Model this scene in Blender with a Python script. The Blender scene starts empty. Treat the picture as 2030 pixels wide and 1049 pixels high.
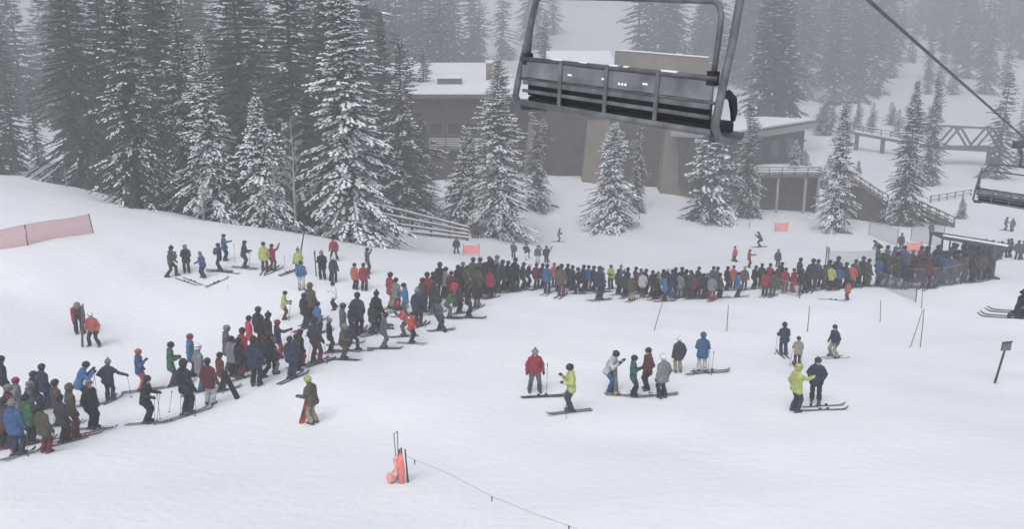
import bpy, bmesh, math, random
import numpy as np
from mathutils import Vector, Matrix, Quaternion
R = math.radians
random.seed(7)
scene = bpy.context.scene
col = scene.collection

# ------------------------------------------------------------------ camera, sky, sun, exposure
CAM_Z = 30.0
PITCH = R(13.5)
F = 1758.0                       # focal length in photograph pixels (2030 wide)
cam_data = bpy.data.cameras.new('camera')
cam = bpy.data.objects.new('camera', cam_data); col.objects.link(cam)
cam.location = (0, 0, CAM_Z)
cam.rotation_euler = (R(90) - PITCH, 0, 0)
cam_data.sensor_width = 36.0
cam_data.lens = 36.0 * F / 2030.0
cam_data.clip_start = 0.1
cam_data.clip_end = 5000
scene.camera = cam

SUN_EL, SUN_AZ = R(52), R(200)
world = bpy.data.worlds.new('World'); scene.world = world
world.use_nodes = True
wn = world.node_tree; wn.nodes.clear()
w_out = wn.nodes.new('ShaderNodeOutputWorld')
w_bg = wn.nodes.new('ShaderNodeBackground')
w_sky = wn.nodes.new('ShaderNodeTexSky'); w_sky.sky_type = 'NISHITA'
w_sky.sun_disc = False
w_sky.sun_elevation = SUN_EL
w_sky.sun_rotation = SUN_AZ
w_sky.air_density = 1.0; w_sky.dust_density = 5.0; w_sky.ozone_density = 1.0
w_hsv = wn.nodes.new('ShaderNodeHueSaturation'); w_hsv.inputs['Saturation'].default_value = 0.22
w_bg.inputs['Strength'].default_value = 0.125
wn.links.new(w_sky.outputs[0], w_hsv.inputs['Color'])
wn.links.new(w_hsv.outputs[0], w_bg.inputs['Color'])
wn.links.new(w_bg.outputs[0], w_out.inputs['Surface'])

sun_data = bpy.data.lights.new('sun', 'SUN')
sun_data.energy = 0.8; sun_data.angle = R(40); sun_data.color = (1.0, 0.98, 0.95)
sun = bpy.data.objects.new('sun', sun_data); col.objects.link(sun)
# azimuth measured like the sky texture: direction towards the sun
sdir = Vector((math.sin(SUN_AZ) * math.cos(SUN_EL), math.cos(SUN_AZ) * math.cos(SUN_EL), math.sin(SUN_EL)))
sun.rotation_euler = sdir.to_track_quat('Z', 'Y').to_euler()
sun.location = (0, -20, 90)

scene.view_settings.view_transform = 'Standard'
scene.view_settings.look = 'None'
scene.view_settings.exposure = 0.54
scene.view_settings.gamma = 1.0
scene.render.engine = 'CYCLES'
cy = scene.cycles
cy.use_denoising = True
cy.max_bounces = 8; cy.diffuse_bounces = 3; cy.glossy_bounces = 2; cy.transmission_bounces = 2
cy.volume_bounces = 3; cy.transparent_max_bounces = 16
cy.use_adaptive_sampling = True; cy.adaptive_threshold = 0.02

# ------------------------------------------------------------------ helpers
C0 = Vector((0, 0, CAM_Z))
FWD = Vector((0, math.cos(PITCH), -math.sin(PITCH)))
UP = Vector((0, math.sin(PITCH), math.cos(PITCH)))
RT = Vector((1, 0, 0))

def ray(px, py):
    return FWD + RT * ((px - 1015.0) / F) + UP * ((524.5 - py) / F)

def PX(px, py, d):
    """Where a point of the place lies: bearing from the camera plus its distance d in metres."""
    return C0 + ray(px, py) * d

def tag(o, label=None, cat=None, group=None, kind=None):
    if label: o['label'] = label
    if cat: o['category'] = cat
    if group: o['group'] = group
    if kind: o['kind'] = kind
    return o

def empty(name, loc=(0, 0, 0), rz=0.0):
    o = bpy.data.objects.new(name, None); col.objects.link(o)
    o.location = loc; o.rotation_euler = (0, 0, rz); o.empty_display_size = 0.2
    return o

def link(name, me, parent=None, mats=None):
    o = bpy.data.objects.new(name, me); col.objects.link(o)
    if parent is not None: o.parent = parent
    if mats is not None:
        mats = mats if isinstance(mats, (list, tuple)) else [mats]
        for m in mats:
            if len(me.materials) < len(mats): me.materials.append(m)
    return o

class MB:
    """collects shapes for ONE mesh"""
    def __init__(s): s.v = []; s.f = []
    def add(s, v, f):
        n = len(s.v); s.v += [tuple(p) for p in v]; s.f += [tuple(i + n for i in q) for q in f]; return s
    def box(s, a, b, m=None):
        x0, y0, z0 = a; x1, y1, z1 = b
        v = [Vector(p) for p in ((x0,y0,z0),(x1,y0,z0),(x1,y1,z0),(x0,y1,z0),(x0,y0,z1),(x1,y0,z1),(x1,y1,z1),(x0,y1,z1))]
        if m is not None: v = [m @ p for p in v]
        return s.add(v, [(0,3,2,1),(4,5,6,7),(0,1,5,4),(1,2,6,5),(2,3,7,6),(3,0,4,7)])
    def hexa(s, p):       # bottom four then top four, counter-clockwise from above
        return s.add(p, [(0,3,2,1),(4,5,6,7),(0,1,5,4),(1,2,6,5),(2,3,7,6),(3,0,4,7)])
    def beam(s, a, b, w, h, up=(0, 0, 1)):
        a, b = Vector(a), Vector(b); d = (b - a).normalized()
        side = d.cross(Vector(up))
        if side.length < 1e-4: side = d.cross(Vector((1, 0, 0)))
        side.normalize(); u = side.cross(d)
        side *= w / 2; u *= h / 2
        v = [a - side - u, a + side - u, b + side - u, b - side - u, a - side + u, a + side + u, b + side + u, b - side + u]
        return s.add(v, [(0,3,2,1),(4,5,6,7),(0,1,5,4),(1,2,6,5),(2,3,7,6),(3,0,4,7)])
    def tube(s, pts, r, n=8, cap=True):
        pts = [Vector(p) for p in pts]; rs = r if isinstance(r, (list, tuple)) else [r] * len(pts)
        base = len(s.v); prev = None
        for i, p in enumerate(pts):
            t = (pts[min(i + 1, len(pts) - 1)] - pts[max(i - 1, 0)]).normalized()
            if prev is None:
                a = t.cross(Vector((0, 0, 1)))
                if a.length < 1e-3: a = t.cross(Vector((1, 0, 0)))
            else:
                a = prev - t * prev.dot(t)
            a.normalize(); prev = a; b = t.cross(a)
            for k in range(n):
                q = 2 * math.pi * k / n
                s.v.append(tuple(p + (a * math.cos(q) + b * math.sin(q)) * rs[i]))
        for i in range(len(pts) - 1):
            for k in range(n):
                k2 = (k + 1) % n
                s.f.append((base + i*n + k, base + i*n + k2, base + (i+1)*n + k2, base + (i+1)*n + k))
        if cap:
            s.f.append(tuple(base + k for k in reversed(range(n))))
            e = base + (len(pts) - 1) * n
            s.f.append(tuple(e + k for k in range(n)))
        return s
    def mesh(s, name, smooth=False, bevel=0.0):
        me = bpy.data.meshes.new(name); me.from_pydata(s.v, [], s.f); me.validate(); me.update()
        if bevel:
            bm = bmesh.new(); bm.from_mesh(me)
            bmesh.ops.bevel(bm, geom=bm.edges[:], offset=bevel, segments=1, affect='EDGES')
            bm.to_mesh(me); bm.free()
        if smooth: me.polygons.foreach_set('use_smooth', [True] * len(me.polygons))
        return me
    def build(s, name, mat, parent=None, smooth=False, bevel=0.0):
        return link(name, s.mesh(name, smooth, bevel), parent, mat)

# ------------------------------------------------------------------ materials
MATS = {}
def mat(name, base, rough=0.8, var=0.0, scale=4.0, bump=0.0, bscale=None, metal=0.0, spec=0.3, var2=None, coord='Object', detail=4):
    if name in MATS: return MATS[name]
    m = bpy.data.materials.new(name); m.use_nodes = True
    nt = m.node_tree; b = nt.nodes['Principled BSDF']
    b.inputs['Base Color'].default_value = (*base, 1)
    b.inputs['Roughness'].default_value = rough
    b.inputs['Metallic'].default_value = metal
    b.inputs['Specular IOR Level'].default_value = spec
    tc = nt.nodes.new('ShaderNodeTexCoord')
    if var > 0 or var2:
        n = nt.nodes.new('ShaderNodeTexNoise'); n.inputs['Scale'].default_value = scale; n.inputs['Detail'].default_value = detail
        nt.links.new(tc.outputs[coord], n.inputs['Vector'])
        cr = nt.nodes.new('ShaderNodeValToRGB')
        lo = tuple(max(0, c * (1 - var)) for c in base); hi = tuple(min(1, c * (1 + var)) for c in base)
        if var2: lo, hi = base, var2
        cr.color_ramp.elements[0].color = (*lo, 1); cr.color_ramp.elements[0].position = 0.35
        cr.color_ramp.elements[1].color = (*hi, 1); cr.color_ramp.elements[1].position = 0.65
        nt.links.new(n.outputs['Fac'], cr.inputs['Fac']); nt.links.new(cr.outputs['Color'], b.inputs['Base Color'])
    if bump > 0:
        n2 = nt.nodes.new('ShaderNodeTexNoise'); n2.inputs['Scale'].default_value = bscale or scale * 3; n2.inputs['Detail'].default_value = 5
        nt.links.new(tc.outputs[coord], n2.inputs['Vector'])
        bp = nt.nodes.new('ShaderNodeBump'); bp.inputs['Strength'].default_value = bump; bp.inputs['Distance'].default_value = 0.05
        nt.links.new(n2.outputs['Fac'], bp.inputs['Height']); nt.links.new(bp.outputs['Normal'], b.inputs['Normal'])
    MATS[name] = m
    return m

def net_mat(name, base, cover, sc=18.0):
    """woven netting: threads with see-through holes, averaged where far"""
    m = bpy.data.materials.new(name); m.use_nodes = True
    nt = m.node_tree; b = nt.nodes['Principled BSDF']; out = nt.nodes['Material Output']
    b.inputs['Base Color'].default_value = (*base, 1); b.inputs['Roughness'].default_value = 0.7
    tr = nt.nodes.new('ShaderNodeBsdfTransparent'); mx = nt.nodes.new('ShaderNodeMixShader')
    tc = nt.nodes.new('ShaderNodeTexCoord'); n = nt.nodes.new('ShaderNodeTexNoise'); n.inputs['Scale'].default_value = sc
    mr = nt.nodes.new('ShaderNodeMapRange'); mr.inputs['To Min'].default_value = cover - 0.12; mr.inputs['To Max'].default_value = cover + 0.12
    nt.links.new(tc.outputs['Object'], n.inputs['Vector']); nt.links.new(n.outputs['Fac'], mr.inputs['Value'])
    nt.links.new(mr.outputs[0], mx.inputs['Fac']); nt.links.new(tr.outputs[0], mx.inputs[1]); nt.links.new(b.outputs[0], mx.inputs[2])
    nt.links.new(mx.outputs[0], out.inputs['Surface'])
    return m

def snow_material():
    m = bpy.data.materials.new('snow'); m.use_nodes = True
    nt = m.node_tree; b = nt.nodes['Principled BSDF']; L = nt.links
    b.inputs['Roughness'].default_value = 0.75; b.inputs['Specular IOR Level'].default_value = 0.2
    tc = nt.nodes.new('ShaderNodeTexCoord')
    n1 = nt.nodes.new('ShaderNodeTexNoise'); n1.inputs['Scale'].default_value = 0.12; n1.inputs['Detail'].default_value = 5
    L.new(tc.outputs['Object'], n1.inputs['Vector'])
    cr = nt.nodes.new('ShaderNodeValToRGB')
    cr.color_ramp.elements[0].color = (0.76, 0.785, 0.845, 1); cr.color_ramp.elements[0].position = 0.3
    cr.color_ramp.elements[1].color = (0.83, 0.85, 0.90, 1); cr.color_ramp.elements[1].position = 0.7
    L.new(n1.outputs['Fac'], cr.inputs['Fac']); L.new(cr.outputs['Color'], b.inputs['Base Color'])
    # skied-out texture: stretched ruts and lumps
    mp = nt.nodes.new('ShaderNodeMapping'); mp.inputs['Scale'].default_value = (0.9, 3.2, 1.0); mp.inputs['Rotation'].default_value = (0, 0, R(18))
    L.new(tc.outputs['Object'], mp.inputs['Vector'])
    n2 = nt.nodes.new('ShaderNodeTexNoise'); n2.inputs['Scale'].default_value = 0.8; n2.inputs['Detail'].default_value = 9; n2.inputs['Roughness'].default_value = 0.62
    L.new(mp.outputs[0], n2.inputs['Vector'])
    n3 = nt.nodes.new('ShaderNodeTexNoise'); n3.inputs['Scale'].default_value = 3.0; n3.inputs['Detail'].default_value = 6
    L.new(tc.outputs['Object'], n3.inputs['Vector'])
    ad = nt.nodes.new('ShaderNodeMath'); ad.operation = 'ADD'
    L.new(n2.outputs['Fac'], ad.inputs[0]); L.new(n3.outputs['Fac'], ad.inputs[1])
    bp = nt.nodes.new('ShaderNodeBump'); bp.inputs['Strength'].default_value = 0.30; bp.inputs['Distance'].default_value = 0.10
    L.new(ad.outputs[0], bp.inputs['Height']); L.new(bp.outputs['Normal'], b.inputs['Normal'])
    return m
M_SNOW = snow_material()
M_SNOWCAP = mat('settled_snow', (0.80, 0.82, 0.87), 0.8, var=0.05, scale=2.0, bump=0.4, bscale=5)

# ------------------------------------------------------------------ the ground: heights through surveyed points
GP = [  # bearing x, y and distance of points on the snow
 (40,905,25.5),(290,841,30),(620,842,30),(1060,777,32.5),(1130,818,30.5),(1310,790,32),(1390,738,35),(1610,798,31.5),
 (1650,712,39),(1550,708,39),(1970,758,34),(785,957,24.5),(1015,1049,20.5),(100,1049,19.5),(1900,1049,20.5),(1950,900,25.5),
 (215,793,35.5),(188,686,41),(160,660,43),(340,548,50),(437,538,51),(530,538,51.5),(640,553,51),(598,573,48.5),(722,576,50),
 (510,765,32.5),(590,752,33.5),(680,714,36.5),(760,692,38.5),(872,656,42.5),(928,630,45.5),(20,640,41),(20,560,45),
 (1100,586,52),(1250,597,51),(1460,590,52),(1680,594,51.5),(1740,572,54),(1850,560,55.5),(1960,548,57),(1800,640,46),
 (905,503,78),(1018,511,78),(1107,481,96),(1507,491,92),(1457,520,78),(1541,528,74),(1300,470,98),
 (52,488,47),(183,465,51),(0,371,60),(100,395,60),(230,415,61),(400,436,62),(560,456,64),(740,487,69),
 (0,352,78),(100,352,84),(400,442,78),(560,458,82),(150,370,72),(-200,330,60),(-200,480,45),(-200,330,90),
 (787,486,78),(925,471,88),(760,452,83),(945,472,90),(880,400,108),(1100,372,112),(1080,402,108),(1150,440,105),(1250,440,107),
 (1440,432,107),(1550,416,114),(1630,450,102),(1760,456,100),(1850,467,96),(2000,458,98),(1900,372,133),(1880,300,165),
 (1960,232,205),(1750,228,205),(1400,190,215),(1150,150,230),(700,190,215),(300,260,180),(0,250,170),(2300,330,150),(2300,600,52),(2300,500,80),
 (1150,30,300),(1600,90,270),(2000,110,265),(1600,-30,380),(2200,-30,380),(300,100,270),(0,0,360),(700,0,340),(1150,-60,420),(-600,250,170),(-600,0,340),(2700,200,210),(2700,0,340),
]
gp = np.array([tuple(PX(g[0], g[1], g[2] if g[2] < 200 else 200 + (g[2] - 200) * 1.45 + 20)) for g in GP])
extra = np.array([[-60,0,21.5],[60,0,19.5],[0,-30,24],[-90,-30,26],[90,-30,22],[-120,40,34],[-110,110,36],[130,40,13],[150,110,16],[-260,160,60],[260,160,45],[-340,520,85],[340,520,80],[0,600,100],[-300,-30,40],[300,-30,20]], float)
gp = np.vstack([gp, extra])
S0 = 50.0
def _tps_k(d2):
    return np.where(d2 > 1e-12, d2 * np.log(np.maximum(d2, 1e-12)) * 0.5, 0.0)
_xy = gp[:, :2] / S0
_n = len(_xy)
_d2 = ((_xy[:, None, :] - _xy[None, :, :]) ** 2).sum(-1)
_A = np.zeros((_n + 3, _n + 3))
_A[:_n, :_n] = _tps_k(_d2) + np.eye(_n) * 0.012
_A[:_n, _n] = 1; _A[:_n, _n+1:] = _xy; _A[_n, :_n] = 1; _A[_n+1:, :_n] = _xy.T
_w = np.linalg.solve(_A, np.concatenate([gp[:, 2], np.zeros(3)]))
# small lumps of skied snow
_rl = np.random.default_rng(3)
LUMP = [(_rl.uniform(0, 2*math.pi), _rl.uniform(0.35, 2.0), _rl.uniform(0, 7)) for _ in range(26)]
def ground_arr(X, Y):
    P = np.stack([np.asarray(X, float).ravel(), np.asarray(Y, float).ravel()], 1) / S0
    out = np.empty(len(P))
    for i in range(0, len(P), 20000):
        q = P[i:i+20000]
        d2 = ((q[:, None, :] - _xy[None]) ** 2).sum(-1)
        out[i:i+20000] = _tps_k(d2) @ _w[:_n] + _w[_n] + q @ _w[_n+1:]
    for (an, f, ph) in LUMP:
        out += np.sin((P[:, 0]*math.cos(an) + P[:, 1]*math.sin(an)) * S0 * f + ph) * 0.011 / (0.4 + f*0.5)
    return out.reshape(np.shape(X))
def gz(x, y): return float(ground_arr(np.array([x]), np.array([y]))[0])
_ds = np.concatenate([np.arange(14, 130, 0.5), np.arange(130, 590, 3.0)])
def on_ground(px, py):
    """the point of the snow seen in this direction, and its distance"""
    r = ray(px, py)
    z = ground_arr(r.x * _ds, r.y * _ds)
    h = CAM_Z + r.z * _ds - z
    i = int(np.argmax(h < 0)) if (h < 0).any() else len(_ds) - 1
    a, b = _ds[max(i - 1, 0)], _ds[i]
    for _ in range(18):
        m = (a + b) / 2
        if CAM_Z + r.z * m - gz(r.x * m, r.y * m) < 0: b = m
        else: a = m
    p = C0 + r * b
    return Vector((p.x, p.y, gz(p.x, p.y))), b

def axis(parts):
    out = []
    for a, b, st in parts: out += list(np.arange(a, b, st))
    return np.array(out + [parts[-1][1]])
gx = axis([(-370,-90,8),(-90,-45,2.0),(-45,45,0.7),(45,90,2.0),(90,370,8)])
gy = axis([(-40,10,4),(10,75,0.7),(75,130,1.4),(130,230,4),(230,600,10)])
GX, GY = np.meshgrid(gx, gy)
GZ = ground_arr(GX, GY)
nx, ny = len(gx), len(gy)
verts = np.stack([GX.ravel(), GY.ravel(), GZ.ravel()], 1)
ii = np.arange((ny-1)*(nx-1)); rr, cc = ii // (nx-1), ii % (nx-1)
b0 = rr*nx + cc
faces = np.stack([b0, b0+1, b0+nx+1, b0+nx], 1)
gm = bpy.data.meshes.new('snow_slope')
gm.from_pydata(verts.tolist(), [], faces.tolist()); gm.update()
gm.polygons.foreach_set('use_smooth', [True] * len(gm.polygons))
ground = link('snow_slope', gm, None, M_SNOW)
tag(ground, 'white trampled snow slope running down to the lodge', 'snow', kind='structure')

# ------------------------------------------------------------------ conifers
M_NEEDLE = mat('fir_needles', (0.030, 0.037, 0.032), 0.85, var=0.45, scale=1.3)
M_BARK = mat('bark', (0.075, 0.062, 0.052), 0.95, var=0.4, scale=6, bump=0.6)
M_TREESNOW = mat('snow_on_branches', (0.78, 0.80, 0.84), 0.85, var=0.08, scale=3)
M_FROST = mat('frosted_twigs', (0.30, 0.30, 0.31), 0.9, var=0.35, scale=3)

def conifer_meshes(seed, H, Rb, snow=0.5, dens=1.0, base=0.05, ragged=0.25, sz=1.0):
    rnd = random.Random(seed)
    # trunk
    tb = MB()
    pts, rs = [], []
    for i in range(9):
        t = i / 8
        pts.append((rnd.uniform(-.05, .05) * t, rnd.uniform(-.05, .05) * t, -0.6 + t * (H * 0.985 + 0.6)))
        rs.append(max(0.02, H * 0.0145 * (1 - t) ** 0.85 + 0.02))
    tb.tube(pts, rs, 8)
    fv, ff, sv, sf = [], [], [], []
    lob = [(rnd.uniform(0, 6.28), rnd.uniform(0.6, 2.2), rnd.uniform(0.1, ragged)) for _ in range(5)]
    def sprig(p, d, side, ln, wd, up, sn):
        n = len(fv)
        tip = p + d * ln
        mid = p + d * ln * rnd.uniform(.35, .6)
        dr = up * (-wd * rnd.uniform(.25, .6))
        m2 = p + d * ln * .72
        fv.extend((p, mid - side * wd + dr, tip, mid + side * wd + dr, mid + up * wd * .12, m2 - up * wd * .5))
        ff.extend(((n, n+1, n+4), (n+1, n+2, n+4), (n+2, n+3, n+4), (n+3, n, n+4), (n, n+5, n+2)))
        if sn:
            n = len(sv); h = rnd.uniform(.05, .13); q = rnd.uniform(.7, 1.05)
            s0 = p + d * ln * rnd.uniform(-.05, .25) + up * .02; s1 = p + d * ln * rnd.uniform(.85, 1.05) + up * .01
            sm = (s0 + s1) * .5; w = wd * q
            sv.extend((s0, sm - side * w - up * wd * .15, s1, sm + side * w - up * wd * .15, sm + up * h))
            sf.extend(((n, n+1, n+4), (n+1, n+2, n+4), (n+2, n+3, n+4), (n+3, n, n+4)))
    z = H * base
    zup = Vector((0, 0, 1))
    while z < H * 0.985:
        t = z / H
        prof = Rb * (1 - t) ** 0.80 * min(1.0, 0.62 + t * 3.2)
        nb = max(3, int((5.5 + 3.0 * (1 - t)) * dens))
        off = rnd.uniform(0, 6.28)
        for k in range(nb):
            az = off + 6.283 * k / nb + rnd.uniform(-.35, .35)
            f = 1.0
            for (p0, fr, am) in lob: f += am * math.sin(az * round(fr) + p0 + z * fr * 0.7)
            ln = max(0.18, prof * f * rnd.uniform(.68, 1.12))
            el = -0.42 + 0.85 * t ** 1.3 + rnd.uniform(-.12, .12)
            out = Vector((math.cos(az), math.sin(az), 0)); sd = Vector((-math.sin(az), math.cos(az), 0))
            sag = 0.10 + 0.18 * (1 - t)
            zz = z + rnd.uniform(-.12, .12)
            step = 0.21 * sz / dens ** .5
            ns = max(2, int(ln / step))
            bsn = rnd.random() < snow * 1.25
            for j in range(ns + 1):
                u = 0.16 + 0.84 * j / ns
                p = out * (ln * u * math.cos(el)) + zup * (zz + ln * u * math.sin(el) - sag * ln * u * u * .8 + 0.10 * ln * max(0, u - .7) * 1.5)
                slope = math.sin(el) - 1.6 * sag * u + (0.15 if u > .7 else 0)
                d0 = (out + zup * slope).normalized()
                upv = sd.cross(d0); 
                if upv.z < 0: upv = -upv
                size = sz * (0.40 + 0.24 * (1 - u)) * min(1.0, 0.5 + ln * .4)
                for sgn in ((-1, 1) if j < ns else (0,)):
                    a = sgn * rnd.uniform(.55, 1.05)
                    d = (d0 * math.cos(a) + sd * math.sin(a) + zup * rnd.uniform(-.35, .05)).normalized()
                    s = d.cross(upv).normalized()
                    uu = s.cross(d); 
                    if uu.z < 0: uu = -uu
                    sn = bsn and rnd.random() < snow * (0.35 + 0.75 * u)
                    sprig(p, d, s, size * rnd.uniform(.75, 1.3), size * rnd.uniform(.20, .34), uu, sn)
        z += (0.20 + 0.20 * (1 - t)) * sz ** .7 / dens ** .5 * (H / 18) ** .4
    # leader
    for k in range(6):
        p = Vector((0, 0, H * (0.95 + 0.01 * k))); a = rnd.uniform(0, 6.28)
        d = Vector((math.cos(a) * .5, math.sin(a) * .5, .8)).normalized(); s = d.cross(zup).normalized()
        sprig(p, d, s, .28, .06, s.cross(d), rnd.random() < snow)
    def mk(nm, v, f):
        me = bpy.data.meshes.new(nm); me.from_pydata([tuple(q) for q in v], [], f); me.update(); return me
    return tb.mesh('trunk', True), mk('crown', fv, ff), mk('branch_snow', sv, sf)

TREE = {}
def proto(key, *a, **k):
    t, c, s = conifer_meshes(*a, **k)
    t.materials.append(M_BARK); c.materials.append(M_NEEDLE); s.materials.append(M_TREESNOW)
    TREE[key] = (t, c, s, a[1])
proto('snowy_a', 11, 20.0, 4.0, snow=.80, ragged=.18)
proto('snowy_b', 12, 18.0, 3.2, snow=.74, ragged=.22)
proto('mid_a', 13, 22.0, 4.1, snow=.42, ragged=.2)
proto('mid_b', 14, 20.0, 3.5, snow=.5, ragged=.26)
proto('dark_a', 15, 26.0, 5.6, snow=.14, ragged=.24, dens=.9, sz=1.25)
proto('dark_b', 16, 24.0, 4.9, snow=.22, ragged=.26, dens=.9, sz=1.2)
proto('small_a', 17, 10.0, 2.6, snow=.80, ragged=.25, dens=1.1)
proto('small_b', 18, 9.0, 2.5, snow=.70, ragged=.3, dens=1.1)
proto('far_a', 21, 20.0, 4.0, snow=.22, ragged=.28, dens=.62, sz=2.0)
proto('far_b', 22, 24.0, 4.3, snow=.18, ragged=.3, dens=.6, sz=2.1)
proto('far_c', 23, 17.0, 3.4, snow=.28, ragged=.26, dens=.66, sz=1.9)

def tree(key, loc, H, rz, label, group=None, wide=1.0, name='fir_tree', lean=(0, 0)):
    t, c, s, h0 = TREE[key]
    e = empty(name, loc, rz); k = H / h0
    e.scale = (k * wide, k * wide, k)
    e.rotation_euler = (lean[0], lean[1], rz)
    link('trunk', t, e); link('crown', c, e)['kind'] = 'stuff'; link('branch_snow', s, e)['kind'] = 'stuff'
    if name == 'hillside_fir':
        label = ('towering ' if H > 31 else 'tall ' if H > 24 else 'shorter ') + ('broad ' if wide > .97 else 'narrow ' if wide < .88 else '') + label
    tag(e, label, 'tree', group)
    return e

def tree_px(key, x, ytop, ybase, d, label, group=None, wide=1.0, name='fir_tree'):
    p = PX(x, ybase, d)
    z = gz(p.x, p.y)
    q = PX(x, ytop, d)
    # same plan position: height from the bearing of the top
    H = (q.z - z) * 1.0
    rz = random.uniform(0, 6.28)
    return tree(key, (p.x, p.y, z - 0.1), max(H, 2.0), rz, label, group, wide, name, (random.uniform(-.015, .015), random.uniform(-.015, .015)))

G1 = 'snow dusted firs along the slope edge'
T = [
 # key, x, ytop, ybase, d, wide, label
 ('snowy_a', 700, -70, 472, 70, 1.08, 'tall broad fir thick with white snow, standing at the slope edge by the wooden railing'),
 ('snowy_b', 425, 62, 440, 66, 1.0, 'slender fir with snow clumps on its pointed top, among the dark firs'),
 ('small_a', 527, 182, 448, 66, .92, 'shorter fir with snowy branches in front of the tall dark firs'),
 ('mid_a', 275, -60, 425, 66, 1.0, 'tall fir with snow streaks at the corner of the dark grove'),
 ('dark_a', 165, -130, 372, 80, 1.0, 'huge dark fir at the left edge of the grove with little snow', ),
 ('dark_b', 335, -140, 420, 76, .95, 'dark fir behind the snow streaked corner fir'),
 ('dark_a', 500, -150, 430, 79, 1.05, 'massive dark fir towering behind the shorter snowy fir'),
 ('dark_b', 595, -120, 440, 78, 1.0, 'tall dark fir close behind the frosted bare tree'),
 ('mid_b', 385, 10, 430, 72, .95, 'fir with dusted branches squeezed behind the slender pointed fir'),
 ('dark_b', 230, -90, 400, 84, .9, 'dark grey fir deep in the grove behind the corner fir'),
 ('dark_b', 660, -40, 445, 82, .8, 'dark fir half hidden behind the broad snowy fir'),
 ('mid_b', 805, 70, 440, 92, 1.25, 'hazy snow dusted fir in front of the lodge balcony'),
 ('dark_a', 765, 20, 440, 96, .6, 'grey fir between the broad snowy fir and the lodge'),
 ('small_b', 925, 245, 445, 95, .95, 'small snowy fir at the lower end of the wooden railing'),
 ('snowy_a', 990, 108, 442, 93, 1.2, 'snow laden fir with bare lower trunk beside the small fir in front of the lodge'),
 ('mid_b', 1065, 170, 400, 106, .82, 'hazy snow dusted fir close to the lodge wall below the hanging chair'),
 ('small_a', 1213, 235, 436, 103, 1.0, 'snowy fir standing on the bank before the tan buttress'),
 ('mid_b', 1262, 225, 420, 110, .74, 'thin frosted fir leaning close behind the bank fir'),
 ('small_b', 1405, 215, 430, 106, 1.12, 'wide snow covered fir in front of the tan lodge wall'),
 ('mid_b', 1478, 170, 432, 108, .80, 'tall narrow dusted fir next to the wide snow covered one'),
 ('snowy_b', 1655, 185, 452, 100, .92, 'snow clumped fir with leaning spreading base beside the deck stairs'),
 ('mid_a', 1790, 150, 448, 104, .92, 'hazy dark fir beside the stairs near the footbridge'),
 ('mid_b', 1838, 140, 380, 135, .8, 'faint fir just behind the stairs fir'),
 ('far_a', 1975, 140, 350, 140, .95, 'faint fir standing at the far end of the truss footbridge'),
 ('far_b', 2020, 160, 345, 150, .8, 'pale fir past the far end of the footbridge beside the lift cable'),
 ('small_b', 1905, 388, 432, 108, 1.1, 'little snow covered fir by the ramp railing'),
 ('dark_b', 838, 215, 420, 101, 1.15, 'low dark fir under the dusted fir by the lodge balcony'),
 ('mid_b', 845, 90, 400, 128, 1.0, 'pale fir rising beside the snowy lodge roof'),
 ('far_b', 35, 60, 352, 98, 1.05, 'hazy fir on the snow rise left of the grove'),
 ('far_a', 5, 75, 350, 92, 1.1, 'hazy fir at the end of the snow rise above the pink netting'),
 ('far_b', 80, 150, 350, 104, .9, 'smaller hazy fir between the snow rise firs'),
 ('mid_b', -60, 40, 350, 85, 1.0, 'hazy dusted fir standing past the end of the pink netting'),
 ('mid_b', 1080, 20, 150, 190, 1.0, 'pale ghostly fir behind the snowy lodge roofs'),
]
for r in T:
    tree_px(r[0], r[1], r[2], r[3], r[4], r[6], G1, r[5])

_p = PX(1575, 334, 114)
tree('small_b', tuple(_p), PX(1575, 276, 114).z - _p.z, 1.0, 'small snow capped shrub like fir on the lodge terrace', G1, 1.25)

# frosted bare trees (trunk > branches) in the grove
def bare_tree(seed, loc, H, label):
    rnd = random.Random(seed)
    e = empty('bare_tree', loc, rnd.uniform(0, 6))
    MB().tube([(0,0,-.3),(0.05,0,H*.3),(-.04,.04,H*.65),(0,0,H)], [.085,.07,.045,.012], 6).build('trunk', M_FROST, e, True)
    br = MB()
    def grow(p, d, ln, r, lev):
        q = p + d * ln
        mid = p + d * ln * .5 + Vector((rnd.uniform(-1,1), rnd.uniform(-1,1), rnd.uniform(-.3,.6))) * ln * .09
        br.tube([p, mid, q], [r, r*.75, r*.45], 3, False)
        if lev == 0: return
        for k in range(5 if lev > 1 else 4):
            a = rnd.uniform(.25, 1.0); s = p + (q - p) * a
            nd = (d + Vector((rnd.uniform(-1,1), rnd.uniform(-1,1), rnd.uniform(-.3,.9))) * .95).normalized()
            grow(s, nd, ln * rnd.uniform(.4, .62), r * .55, lev - 1)
    n = int(H * 2.8)
    for i in range(n):
        z = H * (0.16 + .82 * i / n); a = rnd.uniform(0, 6.28)
        d = Vector((math.cos(a), math.sin(a), rnd.uniform(.3, .9))).normalized()
        grow(Vector((0, 0, z)), d, H * .20 * (1.15 - .8 * z / H), .028, 2)
    br.build('branches', M_FROST, e)['kind'] = 'stuff'
    tag(e, label, 'tree')
for seed, x, yt, yb, d, lb in ((5, 588, 225, 458, 65, 'frosted leafless tree with fine twigs left of the broad snowy fir'),
                               (6, 548, 300, 454, 64.5, 'smaller frosted bare tree at the foot of the shorter snowy fir'),
                               (8, 133, 330, 372, 72, 'thin bare sapling on the shaded snow dip beside the grove'),
                               (9, 405, 330, 441, 63.5, 'thin bare tree with a pale stem under the slender fir')):
    p = PX(x, yb, d); z = gz(p.x, p.y)
    bare_tree(seed, (p.x, p.y, z), PX(x, yt, d).z - z, lb)

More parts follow.
